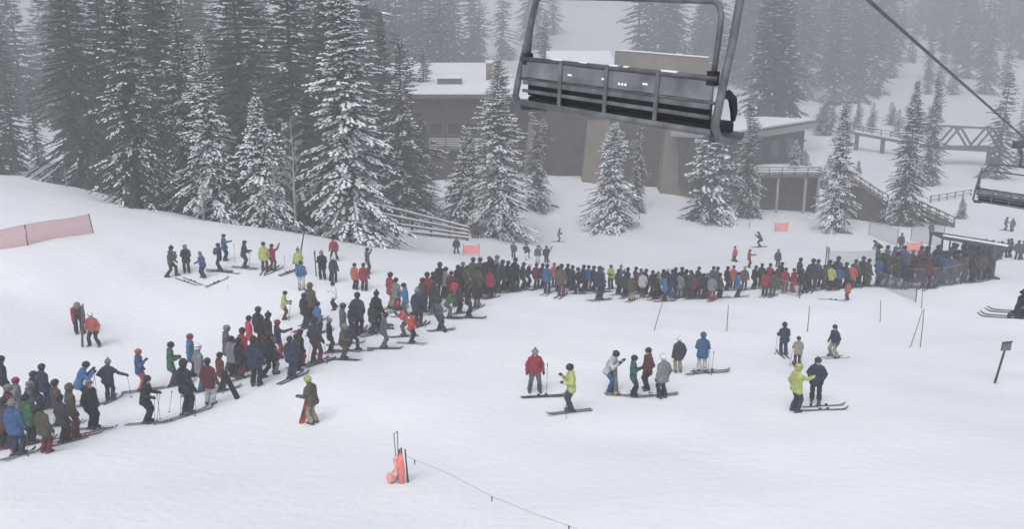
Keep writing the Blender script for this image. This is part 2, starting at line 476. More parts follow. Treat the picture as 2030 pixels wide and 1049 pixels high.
# firs on the far hillside fading in the haze
rt = random.Random(99)
far = []
LBH = ('grey fir fading into the haze on the hillside behind the lodge', 'firs on the hillside behind the lodge')
LBG = ('grey fir fading into the haze deep behind the dark grove', 'firs deep behind the dark grove')
LBB = ('pale fir fading into the haze on the slope beyond the footbridge', 'firs on the slope beyond the footbridge')
for (x0, x1, d0, d1, n, lb) in ((1440, 1720, 225, 330, 42, LBH), (1480, 1600, 160, 185, 6, LBH), (1720, 2060, 275, 390, 30, LBB),
        (1250, 1330, 225, 275, 9, LBH), (1350, 1450, 235, 290, 12, LBH), (730, 930, 190, 290, 30, LBH), (930, 1000, 235, 280, 4, LBH),
        (-60, 330, 135, 230, 36, LBG), (330, 740, 120, 200, 34, LBG), (1990, 2120, 170, 230, 7, LBB), (1030, 1100, 280, 310, 4, LBH), (1600, 2060, 370, 440, 22, LBB)):
    for i in range(n):
        x = rt.uniform(x0, x1); d = rt.uniform(d0, d1)
        if d > 200: d = 210 + (d - 200) * 1.4
        far.append(((x - 1015) / F * d, d * math.cos(PITCH), lb))
for (X, Y, lb) in far:
    tree(rt.choice(['far_a', 'far_b', 'far_c']), (X, Y, gz(X, Y) - .2), rt.uniform(19, 33) * (1.0 if Y < 220 else 1.22), rt.uniform(0, 6.28),
         lb[0], lb[1], rt.uniform(.8, 1.05), 'hillside_fir')

# low scrub firs, snow covered, around the terrace and on the slope beyond the bridge
GS = 'small scrub firs around the terrace and walkway'
for i in range(30):
    if i < 12: x, d = rt.uniform(1590, 1720), rt.uniform(122, 150)
    else: x, d = rt.uniform(1610, 1850), rt.uniform(185, 215)
    X, Y = (x - 1015) / F * d, d * math.cos(PITCH) * 1.02
    near = i < 12
    tree(rt.choice(['small_a', 'small_b'] if near else ['far_a', 'far_c']), (X, Y, gz(X, Y) - .15), rt.uniform(1.6, 3.6) if near else rt.uniform(3.5, 9), rt.uniform(0, 6.28),
         'low snowy scrub fir on the ground between terrace and walkway' if near else 'dim scrub fir on the slope above the raised walkway', GS if near else 'scrub firs above the raised walkway', rt.uniform(1.2, 1.9), 'scrub_fir')
for i in range(34):
    x, d = rt.uniform(1620, 2070), rt.uniform(270, 420)
    X, Y = (x - 1015) / F * d, d * math.cos(PITCH)
    tree(rt.choice(['far_a', 'far_b', 'far_c']), (X, Y, gz(X, Y) - .2), rt.uniform(12, 24), rt.uniform(0, 6.28), LBB[0], LBB[1], rt.uniform(.8, 1.1), 'hillside_fir')

# ------------------------------------------------------------------ the lodge and its outworks
M_WOOD = mat('dark_timber', (0.050, 0.042, 0.036), 0.85, var=0.35, scale=1.2, bump=0.3)
M_WOOD2 = mat('weathered_timber', (0.12, 0.105, 0.09), 0.9, var=0.3, scale=2.5, bump=0.3)
M_TAN = mat('tan_concrete', (0.18, 0.15, 0.122), 0.9, var=0.15, scale=.6, bump=0.2)
M_FASCIA = mat('grey_fascia', (0.30, 0.30, 0.31), 0.8, var=0.12, scale=.8)
M_GLASS = mat('dark_window', (0.02, 0.022, 0.027), 0.15, spec=0.6)
M_STEEL = mat('galvanised_steel', (0.23, 0.235, 0.25), 0.5, var=0.2, scale=5, metal=0.3)
M_STEELD = mat('dark_steel', (0.075, 0.078, 0.085), 0.55, var=0.25, scale=5, metal=0.3)
M_PAD = mat('black_pad', (0.014, 0.015, 0.019), 0.6, var=0.2, scale=6)
M_ROPE = mat('grey_rope', (0.32, 0.32, 0.33), 0.9)

def wall_box(x0, x1, yt, yb, d, depth, yaw=0.0):
    """front-left-bottom anchored block: returns matrix, width, height (metres)"""
    a = PX(x0, yb, d); b = PX(x1, yb, d); t = PX(x0, yt, d)
    m = Matrix.Translation(a) @ Matrix.Rotation(yaw, 4, 'Z')
    return m, (b.x - a.x) / math.cos(yaw), t.z - a.z

def facade_windows(root, m, rows, w, h, y=-0.02):
    for (x, z) in rows:
        f = MB().box((x - .08, y - .05, z - .08), (x + w + .08, y + .02, z), m).box((x - .08, y - .05, z + h), (x + w + .08, y + .02, z + h + .08), m) \
            .box((x - .08, y - .05, z), (x, y + .02, z + h), m).box((x + w, y - .05, z), (x + w + .08, y + .02, z + h), m).build('window', M_WOOD2, root)
        MB().box((x, y - .012, z), (x + w, y + .015, z + h), m).build('pane', M_GLASS, f)

def rail_run(root, a, b, h, nr, name='rail', post_n=5, snow=True, mat_=M_WOOD2, th=.12):
    a, b = Vector(a), Vector(b)
    for i in range(nr):
        z = Vector((0, 0, h * (i + 1) / nr))
        MB().beam(a + z, b + z, .07, th).build(name, mat_, root)
        if snow: MB().beam(a + z + Vector((0, 0, th * .5 + .035)), b + z + Vector((0, 0, th * .5 + .035)), .12, .07).build('rail_snow', M_SNOWCAP, root)
    for i in range(post_n):
        p = a + (b - a) * (i / max(1, post_n - 1)) + Vector((0, .08, 0))
        MB().box((p.x - .07, p.y - .0, p.z - .5), (p.x + .07, p.y + .14, p.z + h + .05)).build('post', mat_, root)

# left block with balcony
lodge = empty('lodge', PX(985, 390, 118))
def P(o): return o   # parts are built in world coordinates, then parented
built = []
def part(mb, name, m, parent=None, **k):
    o = mb.build(name, m, None, **k); built.append((o, parent)); return o
m, w, h = wall_box(770, 1010, 192, 395, 118, 20)
part(MB().box((0, 0, -2), (w, 20, h), m), 'wall', M_WOOD)
rf = part(MB().box((-.8, -1.2, h), (w + .8, 21, h + .55), m), 'roof', M_WOOD2)
part(MB().hexa([m @ Vector(q) for q in ((-.6,-1.0,h+.55),(w+.6,-1.0,h+.55),(w+.6,20.6,h+.55),(-.6,20.6,h+.55),(-.5,-.9,h+.85),(w+.5,-.9,h+.85),(w+.5,20.5,h+2.6),(-.5,20.5,h+2.6))]), 'roof_snow', M_SNOWCAP, rf)
hb = PX(880, 172, 126).z
part(MB().box((PX(872, 172, 126).x, 124, hb - 1.2), (PX(917, 172, 126).x, 127, hb + 1.3)), 'roof_plant_box', M_WOOD2)
part(MB().box((PX(871, 172, 126).x, 123.9, hb + 1.3), (PX(918, 172, 126).x, 127.1, hb + 1.55)), 'box_snow', M_SNOWCAP)
# upper block behind
m2, w2, h2 = wall_box(700, 985, 150, 200, 142, 16)
part(MB().box((0, 0, -6), (w2, 16, h2), m2), 'upper_wall', M_WOOD)
r2 = part(MB().box((-.5, -.6, h2), (w2 + .5, 16.5, h2 + .3), m2), 'upper_roof', M_WOOD2)
part(MB().hexa([m2 @ Vector(q) for q in ((-.4,-.5,h2+.3),(w2+.4,-.5,h2+.3),(w2+.4,16.4,h2+.3),(-.4,16.4,h2+.3),(-.3,-.4,h2+.5),(w2+.3,-.4,h2+.5),(w2+.3,16.3,h2+1.9),(-.3,16.3,h2+1.9))]), 'upper_roof_snow', M_SNOWCAP, r2)
part(MB().box((PX(965, 140, 130).x, 129, PX(965, 172, 130).z), (PX(990, 140, 130).x, 131, PX(965, 124, 130).z)), 'chimney_stack', M_TAN)
part(MB().box((PX(964, 140, 130).x, 128.9, PX(965, 124, 130).z), (PX(991, 140, 130).x, 131.1, PX(965, 118, 130).z)), 'stack_snow', M_SNOWCAP)
# balconies: two decks with rails
for (yb, x0, x1) in ((293, 850, 985), (240, 850, 985)):
    a = PX(x0, yb, 116); b = PX(x1, yb, 116)
    bal = part(MB().box((a.x, a.y, a.z - .25), (b.x, a.y + 2.4, a.z)), 'balcony', M_WOOD2)
    part(MB().box((a.x + .1, a.y + .3, a.z), (b.x - .1, a.y + 2.2, a.z + .2)), 'balcony_snow', M_SNOWCAP, bal)
    for i in range(4):
        z = a.z + .3 + i * .27
        part(MB().beam((a.x, a.y + .05, z), (b.x, a.y + .05, z), .06, .11), 'rail', M_WOOD2, bal)
        part(MB().beam((a.x, a.y + .05, z + .09), (b.x, a.y + .05, z + .09), .12, .07), 'rail_snow', M_SNOWCAP, bal)
    for i in range(5):
        x = a.x + (b.x - a.x) * i / 4
        part(MB().box((x - .09, a.y - .1, a.z - .4), (x + .09, a.y + .02, a.z + 1.3)), 'rail_post', M_WOOD2, bal)
for i in range(6):
    for zz in (1.4, 5.0, 8.6):
        x = 1.2 + i * (w - 2.4) / 6
        f = part(MB().box((x-.1,-.05,zz-.1),(x+1.7,.0,zz),m).box((x-.1,-.05,zz+1.5),(x+1.7,.0,zz+1.6),m).box((x-.1,-.05,zz),(x,0,zz+1.5),m).box((x+1.6,-.05,zz),(x+1.7,0,zz+1.5),m), 'window', M_WOOD2)
        part(MB().box((x, -.02, zz), (x + 1.6, .01, zz + 1.5), m), 'pane', M_GLASS, f)
# centre block
m, w, h = wall_box(1010, 1392, 200, 395, 121, 18)
part(MB().box((0, 0, -2), (w, 17, h), m), 'centre_wall', M_WOOD)
r3 = part(MB().box((-.3, -1.0, h), (w + .5, 17.5, h + .5), m), 'centre_roof', M_WOOD2)
part(MB().hexa([m @ Vector(q) for q in ((-.2,-.9,h+.5),(w+.4,-.9,h+.5),(w+.4,17.4,h+.5),(-.2,17.4,h+.5),(-.1,-.8,h+.8),(w+.3,-.8,h+.8),(w+.3,17.3,h+1.6),(-.1,17.3,h+1.6))]), 'centre_roof_snow', M_SNOWCAP, r3)
pa = PX(1222, 168, 128); pb = PX(1402, 168, 128)
pt = PX(1222, 100, 128).z
pent = part(MB().hexa([(pa.x,pa.y,pa.z-4),(pb.x,pa.y,pa.z-4),(pb.x,pa.y+7,pa.z-4),(pa.x,pa.y+7,pa.z-4),(pa.x+.5,pa.y,pt),(pb.x-.2,pa.y,pt-1.0),(pb.x-.2,pa.y+7,pt-1.0),(pa.x+.5,pa.y+7,pt)]), 'penthouse', M_TAN)
part(MB().hexa([(pa.x+.3,pa.y-.2,pt+.01),(pb.x,pa.y-.2,pt-.99),(pb.x,pa.y+7.2,pt-.99),(pa.x+.3,pa.y+7.2,pt+.01),(pa.x+.4,pa.y-.1,pt+.2),(pb.x-.1,pa.y-.1,pt-.8),(pb.x-.1,pa.y+7.1,pt-.8),(pa.x+.4,pa.y+7.1,pt+.2)]), 'penthouse_snow', M_SNOWCAP, pent)
# white upper roof left of the penthouse
pa = PX(1090, 132, 134); pb = PX(1222, 132, 134); pt = PX(1090, 112, 134).z
part(MB().hexa([(pa.x,pa.y,pa.z-3),(pb.x,pa.y,pa.z-3),(pb.x,pa.y+10,pa.z-3),(pa.x,pa.y+10,pa.z-3),(pa.x,pa.y,pa.z),(pb.x,pa.y,pa.z),(pb.x,pa.y+10,pa.z),(pa.x,pa.y+10,pa.z)]), 'clerestory_wall', M_WOOD)
part(MB().hexa([(pa.x-.3,pa.y-.4,pa.z+.01),(pb.x+.1,pa.y-.4,pa.z+.01),(pb.x+.1,pa.y+10,pa.z+.01),(pa.x-.3,pa.y+10,pa.z+.01),(pa.x-.2,pa.y-.3,pa.z+.3),(pb.x,pa.y-.3,pa.z+.3),(pb.x,pa.y+9.8,pt+.9),(pa.x-.2,pa.y+9.8,pt+.9)]), 'clerestory_snow', M_SNOWCAP)
# buttresses and recesses on the centre front
for (x0, x1, yt, yb, dd) in ((1155, 1205, 236, 380, 1.6), (1308, 1378, 225, 398, 1.8), (1040, 1075, 240, 375, 1.3)):
    a = PX(x0, yb, 119.5); b = PX(x1, yb, 119.5); t = PX(x0, yt, 119.5).z; ww = b.x - a.x
    part(MB().hexa([(a.x - .5, a.y - dd, a.z - 2), (b.x + .1, a.y - dd, a.z - 2), (b.x + .1, a.y + 1.8, a.z - 2), (a.x - .5, a.y + 1.8, a.z - 2),
                    (a.x + .5, a.y - .3, t), (b.x, a.y - .3, t), (b.x, a.y + 1.8, t), (a.x + .5, a.y + 1.8, t)]), 'buttress', M_TAN)
for (x0, x1, yt, yb) in ((1118, 1152, 250, 284), (1208, 1300, 262, 300), (1208, 1300, 320, 372), (1080, 1150, 300, 350)):
    a = PX(x0, yb, 120.7); b = PX(x1, yt, 120.7)
    part(MB().box((a.x, a.y, a.z), (b.x, a.y + .12, b.z)), 'window_band', M_GLASS)
    part(MB().box((a.x - .2, a.y - .5, a.z - .25), (b.x + .2, a.y + .05, a.z - .02)), 'ledge', M_WOOD2)
    part(MB().box((a.x - .2, a.y - .5, a.z - .02), (b.x + .2, a.y - .02, a.z + .12)), 'ledge_snow', M_SNOWCAP)
for o, p in built: o.parent = p if p is not None else lodge
bpy.context.view_layer.update()
inv = lodge.matrix_world.inverted()
for o, p in built: o.matrix_parent_inverse = inv if p is None else Matrix.Identity(4)
tag(lodge, 'large dark timber lodge with flat snow covered roofs behind the firs', 'building')

# right wing with skewed front
built = []
wing = empty('lodge_wing', PX(1520, 330, 112))
A = PX(1465, 280, 110); B = PX(1612, 252, 128)      # eave line of the front, near end to far end
A.z = B.z = (A.z + B.z) / 2
dirv = (B - A); dirv.z = 0; dirv.normalize(); nrm = Vector((-dirv.y, dirv.x, 0))
L = (B - A).length
m = Matrix.Translation(A) @ Matrix(((dirv.x, nrm.x, 0, 0), (dirv.y, nrm.y, 0, 0), (0, 0, 1, 0), (0, 0, 0, 1)))
part(MB().box((0.4, .9, -6.5), (L - .8, 8.5, 0), m), 'wall', M_WOOD)
rr_ = part(MB().box((-.3, -.4, 0), (L + .3, 9.5, 1.05), m), 'roof', M_FASCIA)
part(MB().box((-.1, -.2, 1.05), (L + .1, 9.3, 1.3), m), 'roof_snow', M_SNOWCAP, rr_)
part(MB().box((-.4, -.5, .8), (L + .4, -.4, 1.12), m), 'fascia_cap', M_WOOD2, rr_)
for i in range(4):
    x = 1.2 + i * (L - 3) / 4
    f = part(MB().box((x - .1, .82, -3.1), (x + 2.5, .9, -3.0), m).box((x - .1, .82, -1.0), (x + 2.5, .9, -.9), m), 'window', M_WOOD2)
    part(MB().box((x, .86, -3.0), (x + 2.4, .92, -1.0), m), 'pane', M_GLASS, f)
for o, p in built: o.parent = p if p is not None else wing
bpy.context.view_layer.update()
inv = wing.matrix_world.inverted()
for o, p in built: o.matrix_parent_inverse = inv if p is None else Matrix.Identity(4)
tag(wing, 'low lodge wing with thick grey fascia and snowy flat roof', 'building')

# terrace deck over a dark opening
def thing_from(name, loc, label, cat, fn):
    global built
    built = []
    root = empty(name, loc); fn()
    for o, p in built: o.parent = p if p is not None else root
    bpy.context.view_layer.update()
    inv = root.matrix_world.inverted()
    for o, p in built: o.matrix_parent_inverse = inv if p is None else Matrix.Identity(4)
    tag(root, label, cat); return root
def rails(a, b, h, n, posts, snow=True, mm=None, parent=None, th=.1):
    a, b = Vector(a), Vector(b); mm = mm or M_WOOD2
    for i in range(n):
        z = Vector((0, 0, h * (i + 1) / n))
        part(MB().beam(a + z, b + z, .08, th), 'rail', mm, parent)
        if snow: part(MB().beam(a + z + Vector((0, 0, th/2 + .04)), b + z + Vector((0, 0, th/2 + .04)), .13, .08), 'rail_snow', M_SNOWCAP, parent)
    for i in range(posts):
        p = a + (b - a) * (i / max(1, posts - 1))
        part(MB().box((p.x - .08, p.y + .05, p.z - .3), (p.x + .08, p.y + .2, p.z + h + .08)), 'post', mm, parent)
def deck():
    a = PX(1500, 347, 110); b = PX(1628, 347, 110); g = PX(1500, 420, 110).z
    part(MB().box((a.x, a.y, a.z - .35), (b.x, a.y + 9, a.z)), 'deck_floor', M_WOOD2)
    part(MB().box((a.x + .1, a.y + .5, a.z), (b.x - .1, a.y + 8.8, a.z + .3)), 'deck_snow', M_SNOWCAP)
    part(MB().box((a.x, a.y + 2.2, g - 2), (b.x, a.y + 2.5, a.z - .36)), 'shade_back_wall', M_WOOD)  # wall added close behind the columns to make the opening dark
    part(MB().box((b.x - .3, a.y + .5, g - 2), (b.x, a.y + 2.2, a.z - .36)), 'side_wall', M_WOOD)  # end wall added to keep light out from under the deck
    rails((a.x, a.y + .1, a.z), (b.x, a.y + .1, a.z), .95, 3, 6)
    for x in (1508, 1545, 1600, 1626):
        q = PX(x, 400, 110); part(MB().box((q.x - .14, a.y + .2, g - 2), (q.x + .14, a.y + .48, a.z - .36)), 'column', M_FASCIA)
thing_from('terrace_deck', PX(1560, 415, 111), 'snowy terrace deck with railing above a dark open undercroft', 'deck', deck)
def stairs(x0, y0, d0, x1, y1, d1, n):
    def fn():
        a = PX(x0, y0, d0); b = PX(x1, y1, d1)
        for off in (0, 1.6):
            o = Vector((0, off, 0))
            part(MB().beam(a + o, b + o, .1, .3), 'stringer', M_WOOD2)
            rails(a + o, b + o, 1.0, 2, n)
        for i in range(n * 2):
            p = a + (b - a) * ((i + .5) / (n * 2))
            part(MB().box((p.x - .2, p.y + .06, p.z + .16), (p.x + .2, p.y + 1.54, p.z + .2)), 'step', M_WOOD2)
        part(MB().hexa([(a.x, a.y + .3, gz(a.x, a.y) - .5), (b.x, b.y + .3, gz(b.x, b.y) - .5), (b.x, b.y + 1.3, gz(b.x, b.y) - .5), (a.x, a.y + 1.3, gz(a.x, a.y) - .5),
                        (a.x, a.y + .3, a.z - .4), (b.x, b.y + .3, b.z - .2), (b.x, b.y + 1.3, b.z - .2), (a.x, a.y + 1.3, a.z - .4)]), 'side_wall', M_WOOD)
    return fn
thing_from('staircase', PX(1720, 420, 104), 'snowy wooden staircase descending from the terrace beside a fir', 'stairs', stairs(1672, 345, 107, 1760, 405, 104, 6))
thing_from('ramp', PX(1860, 450, 103), 'fenced snowy ramp running down beside the little fir', 'ramp', stairs(1790, 400, 108, 1892, 448, 101, 7))
# truss footbridge
def truss():
    a = PX(1835, 292, 150); b = PX(1995, 300, 150); h = PX(1835, 247, 150).z - a.z
    up_ = Vector((0, 0, h))
    for off in (0, 2.2):
        o = Vector((0, off, 0))
        part(MB().beam(a + o, b + o, .28, .45), 'bottom_chord', M_WOOD2)
        part(MB().beam(a + o + up_, b + o + up_, .25, .38), 'top_chord', M_WOOD2)
        part(MB().beam(a + o + up_ + Vector((0,0,.26)), b + o + up_ + Vector((0,0,.26)), .28, .14), 'chord_snow', M_SNOWCAP)
        n = 5
        for i in range(n):
            p = a + (b - a) * (i / n) + o; q = a + (b - a) * ((i + 1) / n) + o
            if i % 2 == 0: part(MB().beam(p + up_, q, .2, .34), 'brace', M_WOOD2)
            else: part(MB().beam(p, q + up_, .2, .34), 'brace', M_WOOD2)
    part(MB().box((a.x, a.y + .15, a.z - .1), (b.x, a.y + 2.05, a.z + .15)), 'walkway', M_WOOD2)
    for x in (1858, 1975):
        q = PX(x, 300, 150); part(MB().box((q.x - .5, a.y + .3, gz(q.x, a.y) - 1), (q.x + .5, a.y + 1.9, a.z - .15)), 'pier', M_WOOD2)
thing_from('footbridge', PX(1860, 305, 150), 'timber truss footbridge spanning the snowy gully', 'bridge', truss)
def walk2():
    a = PX(1690, 262, 165); b = PX(1815, 285, 158)
    part(MB().beam(a, b, 2.0, .5), 'walkway', M_WOOD2)
    part(MB().beam(a + Vector((0,0,.35)), b + Vector((0,0,.35)), 1.8, .25), 'walkway_snow', M_SNOWCAP)
    rails(a + Vector((0,-1,.3)), b + Vector((0,-1,.3)), 1.1, 2, 8)
    for t in (.08, .5, .92):
        p = a + (b - a) * t; part(MB().box((p.x - .3, p.y - .3, gz(p.x, p.y) - 1), (p.x + .3, p.y + .3, p.z - .2)), 'pier', M_WOOD2)
thing_from('walkway_bridge', PX(1750, 300, 160), 'faint raised walkway with railings behind the stairs', 'bridge', walk2)
# split rail guard beside the broad fir
def guard():
    a = PX(738, 448, 82); b = PX(928, 470, 86); a.z = gz(a.x, a.y) ; b.z = gz(b.x, b.y)
    ta = PX(738, 402, 82).z - a.z; tb = PX(928, 452, 86).z - b.z
    for i, k in enumerate((1.0, .70, .40, .14)):
        p = a + Vector((0, 0, ta * k)); q = b + Vector((0, 0, tb * k + .05))
        part(MB().beam(p, q, .14, .20), 'rail', M_WOOD2)
        part(MB().beam(p + Vector((0,0,.15)), q + Vector((0,0,.15)), .2, .11), 'rail_snow', M_SNOWCAP)
    for t in (0, .2, .4, .6, .8, .99):
        p = a + (b - a) * t; hh = ta + (tb - ta) * t
        part(MB().box((p.x - .12, p.y + .1, p.z - .5), (p.x + .12, p.y + .34, p.z + hh + .08)), 'post', M_WOOD)
thing_from('timber_railing', PX(830, 460, 84), 'long snow topped timber railing sloping down from the broad fir', 'railing', guard)
def fencelet(xa, ya, xb, yb, d):
    def fn():
        a, _ = on_ground(xa, ya); b, _ = on_ground(xb, yb)
        rails(a, b, .9, 2, 6, True)
    return fn
thing_from('pole_fence', PX(1890, 395, 120), 'low timber fence on the snow above the little fir', 'fence', fencelet(1845, 402, 1925, 388, 120))

# ------------------------------------------------------------------ netting, banners, poles, signs
M_PINK = net_mat('pink_netting', (0.62, 0.27, 0.29), 0.62)
M_GREYNET = net_mat('grey_netting', (0.10, 0.105, 0.12), 0.50)
M_PALENET = net_mat('pale_netting', (0.20, 0.21, 0.23), 0.34)
M_ORANGE = mat('orange_vinyl', (0.80, 0.22, 0.19), 0.7, var=0.12, scale=2.5, bump=.3)
M_BANNER = mat('salmon_banner', (0.80, 0.30, 0.28), 0.75, var=0.15, scale=1.5, bump=.3)
M_BAMBOO = mat('bamboo', (0.13, 0.125, 0.12), 0.8, var=.3, scale=8)
M_POSTD = mat('dark_post', (0.05, 0.045, 0.042), 0.8, var=.3, scale=8)
M_BOARD = mat('grey_board', (0.13, 0.135, 0.145), 0.6, var=0.25, scale=6)

def net_fence(name, pts, h, m, label, group=None, sag=.08, lean=None):
    g = [on_ground(*p)[0] for p in pts]
    root = empty(name, g[0])
    for i, p in enumerate(g):
        l = Vector(lean[i]) if lean else Vector((0, 0, 0))
        MB().tube([p - root.location + Vector((0, 0, -.3)), p - root.location + l + Vector((0, 0, h * 1.06))], .028, 6).build('post', M_POSTD, root)
    for i in range(len(g) - 1):
        a, b = g[i] - root.location, g[i + 1] - root.location
        la = Vector(lean[i]) if lean else Vector((0, 0, 0)); lb = Vector(lean[i+1]) if lean else Vector((0, 0, 0))
        v, f = [], []
        n = 10
        for k in range(n + 1):
            t = k / n; p = a + (b - a) * t; q = root.location + p
            zb = gz(q.x, q.y) - root.location.z
            for r_ in range(4):
                s = r_ / 3
                top = h - sag * math.sin(math.pi * t) * (1 if r_ == 3 else .5)
                v.append((p.x + (la.x + (lb.x - la.x) * t) * s + .03 * math.sin(9 * t + r_), p.y + .05 * math.sin(7 * t + 2 * r_), zb + .04 + top * s))
        for k in range(n):
            for r_ in range(3):
                f.append((k*4 + r_, (k+1)*4 + r_, (k+1)*4 + r_ + 1, k*4 + r_ + 1))
        MB().add(v, f).build('net', m, root)
        MB().tube([v[k*4 + 3] for k in range(n + 1)], .012, 4).build('top_rope', M_ROPE, root)
    tag(root, label, 'netting', group)
    return root
net_fence('net_fence', [(-60, 508), (56, 487), (186, 463)], 1.10, M_PINK, 'pink safety netting fence on dark posts across the empty slope', lean=[(0,0,0),(-.05,0,0),(-.16,0,0)])
net_fence('net_fence', [(1735, 566), (1815, 600)], .95, M_PALENET, 'grey netting flap angling out from the queue onto open snow')
net_fence('net_fence', [(1735, 566), (1830, 574), (1905, 564), (1962, 547)], 1.25, M_GREYNET, 'dark grey netting fence along the queue beneath the loading gate')
net_fence('net_fence', [(1500, 568), (1585, 592)], .85, M_PALENET, 'faint brownish netting beside the orange clad child')
net_fence('net_fence', [(1640, 528), (1740, 527), (1865, 515)], 1.2, M_PALENET, 'pale netting running behind the packed queue')
net_fence('net_fence', [(1722, 466), (1778, 488)], 1.7, M_PALENET, 'far netting panel near the bending person')
net_fence('net_fence', [(1805, 478), (1868, 492)], 2.2, M_PALENET, 'far netting panel beside the loading gate')

def banner(x0, x1, y0, y1, d_y, label):
    g, d = on_ground((x0 + x1) / 2, d_y)
    root = empty('banner', g)
    w_ = (x1 - x0) / F * d; zt = PX(x0, y0, d).z - g.z; zb = PX(x0, y1, d).z - g.z
    v, f = [], []
    for i in range(7):
        for j in range(4):
            t = i / 6; s = j / 3
            v.append((-w_/2 + w_ * t, .05 * math.sin(6 * t + s), zb + (zt - zb) * s - .04 * math.sin(math.pi * t) * s))
    for i in range(6):
        for j in range(3): f.append((i*4 + j, (i+1)*4 + j, (i+1)*4 + j + 1, i*4 + j + 1))
    me = MB().add(v, f).mesh('sheet'); o = link('sheet', me, root, M_BANNER)
    md = o.modifiers.new('thickness', 'SOLIDIFY'); md.thickness = .015
    for x in (-w_/2, w_/2): MB().tube([(x, .03, -.3), (x, .03, zt + .12)], .025, 6).build('pole', M_BAMBOO, root)
    tag(root, label, 'banner')
banner(919, 950, 485, 503, 508, 'salmon orange banner on two poles behind the packed queue bend')
banner(1536, 1561, 441, 456, 459, 'small salmon orange banner on open snow below the terrace deck')
banner(1796, 1826, 480, 500, 504, 'salmon orange banner next to a standing person by the loading gate')

def pole(x0, y0, x1, y1, label, r=.022, m=None, name='marker_pole', group='thin marker poles'):
    g, d = on_ground(x1, y1); t = PX(x0, y0, d) - g
    o = MB().tube([(-t.x * .1, 0, -t.z * .1), tuple(t * .5), tuple(t)], [r, r, r * .8], 6).build(name, m or M_BAMBOO)
    o.location = g
    tag(o, label, 'pole', group); return o
pole(1313, 600, 1297, 656, 'thin marker pole leaning on open snow in front of the blue jacketed queuer')
pole(1444, 604, 1441, 657, 'thin upright marker pole between the leaning pole and the netting post')
pole(1605, 606, 1601, 658, 'thin upright marker pole behind the navy skier and child')
pole(1746, 595, 1745, 640, 'faint short marker pole beside the netting flap')
pole(1829, 615, 1805, 690, 'marker pole leaning against its upright partner')
pole(1832, 612, 1825, 690, 'upright partner of the leaning marker pole pair')
pole(1829, 570, 1827, 612, 'faint pole just behind the marker pole pair')
pole(1487, 430, 1486, 450, 'short dark stake on the snow under the narrow dusted fir', r=.04)
pole(1268, 420, 1267, 436, 'short stake on the bank behind the bank fir', r=.04)
pole(606, 440, 593, 520, 'dark pole leaning beside the yellow jacketed person below the trees', r=.04, m=M_POSTD)

# sign board on a leaning post
g, d = on_ground(1972, 760)
root = empty('sign_post', g)
t = PX(1983, 688, d) - g; t.y = 0
MB().tube([tuple(-t * .15), tuple(t)], [.045, .04], 8).build('post', M_POSTD, root)
a = PX(1974, 689, d) - g; b = PX(1993, 689, d) - g; c = PX(1975, 672, d) - g; e = PX(1993, 670, d) - g
fr = []
for q in (a, b, e, c): fr.append((q.x, -.06, q.z))
bk = [(x, -.03, z) for x, y, z in fr]
brd = MB().hexa([fr[0], fr[1], bk[1], bk[0], fr[3], fr[2], bk[2], bk[3]]).build('board', M_BOARD, root)
MB().beam((fr[3][0] - .01, -.075, fr[3][2]), (fr[2][0] + .01, -.075, fr[2][2]), .06, .05).build('top_edge', M_POSTD, brd)
MB().beam((fr[0][0], -.072, fr[0][2]), (fr[3][0], -.072, fr[3][2]), .04, .035, (0, 1, 0)).build('side_edge', M_POSTD, brd)
tag(root, 'small grey sign board on a leaning dark post in open snow', 'sign')

# foreground stake cluster with orange net roll
g, d = on_ground(795, 957)
root = empty('stake_cluster', g)
def rel(x, y): 
    q = PX(x, y, d) - g; return Vector((q.x, q.y * 0 , q.z))
MB().tube([rel(794, 975), rel(793.5, 884)], .022, 6).build('stake', M_POSTD, root)
MB().tube([rel(799, 975) + Vector((0,.08,0)), rel(796.5, 884) + Vector((0,.08,0))], .025, 6).build('stake', M_POSTD, root)
MB().tube([rel(809, 962), rel(805, 884)], [.03, .02], 6).build('stake', M_POSTD, root)
MB().tube([rel(789, 960) + Vector((0,.2,0)), rel(789, 852) + Vector((0,.2,0))], .014, 6).build('stake', M_BAMBOO, root)
MB().tube([rel(786, 960) + Vector((0,.2,0)), rel(782, 857) + Vector((0,.2,0))], .014, 6).build('stake', M_BAMBOO, root)
MB().tube([rel(782, 857) + Vector((0,.2,0)), rel(789, 852) + Vector((0,.2,0))], .012, 5).build('tie', M_BAMBOO, root)
MB().tube([rel(796.5, 956) + Vector((0,-.06,0)), rel(797, 930) + Vector((.01,-.07,0)), rel(796, 905) + Vector((0,-.06,0)), rel(797, 893) + Vector((0,-.06,0))], [.075, .09, .08, .05], 10).build('net_roll', M_ORANGE, root, True)
pts = [(788, 896), (786, 908), (789, 920), (786, 933), (781, 944), (774, 951), (769, 944), (772, 932)]
MB().tube([rel(*p) + Vector((0, -.05 + .03 * math.sin(i * 2), 0)) for i, p in enumerate(pts)], [.05, .08, .07, .10, .12, .10, .05, .02], 9).build('loose_net', mat('faded_orange_net', (0.62, 0.30, 0.27), .85, var=.4, scale=6, bump=.6), root, True)
tag(root, 'stakes wrapped with a bright orange net roll on the foreground snow', 'stakes')
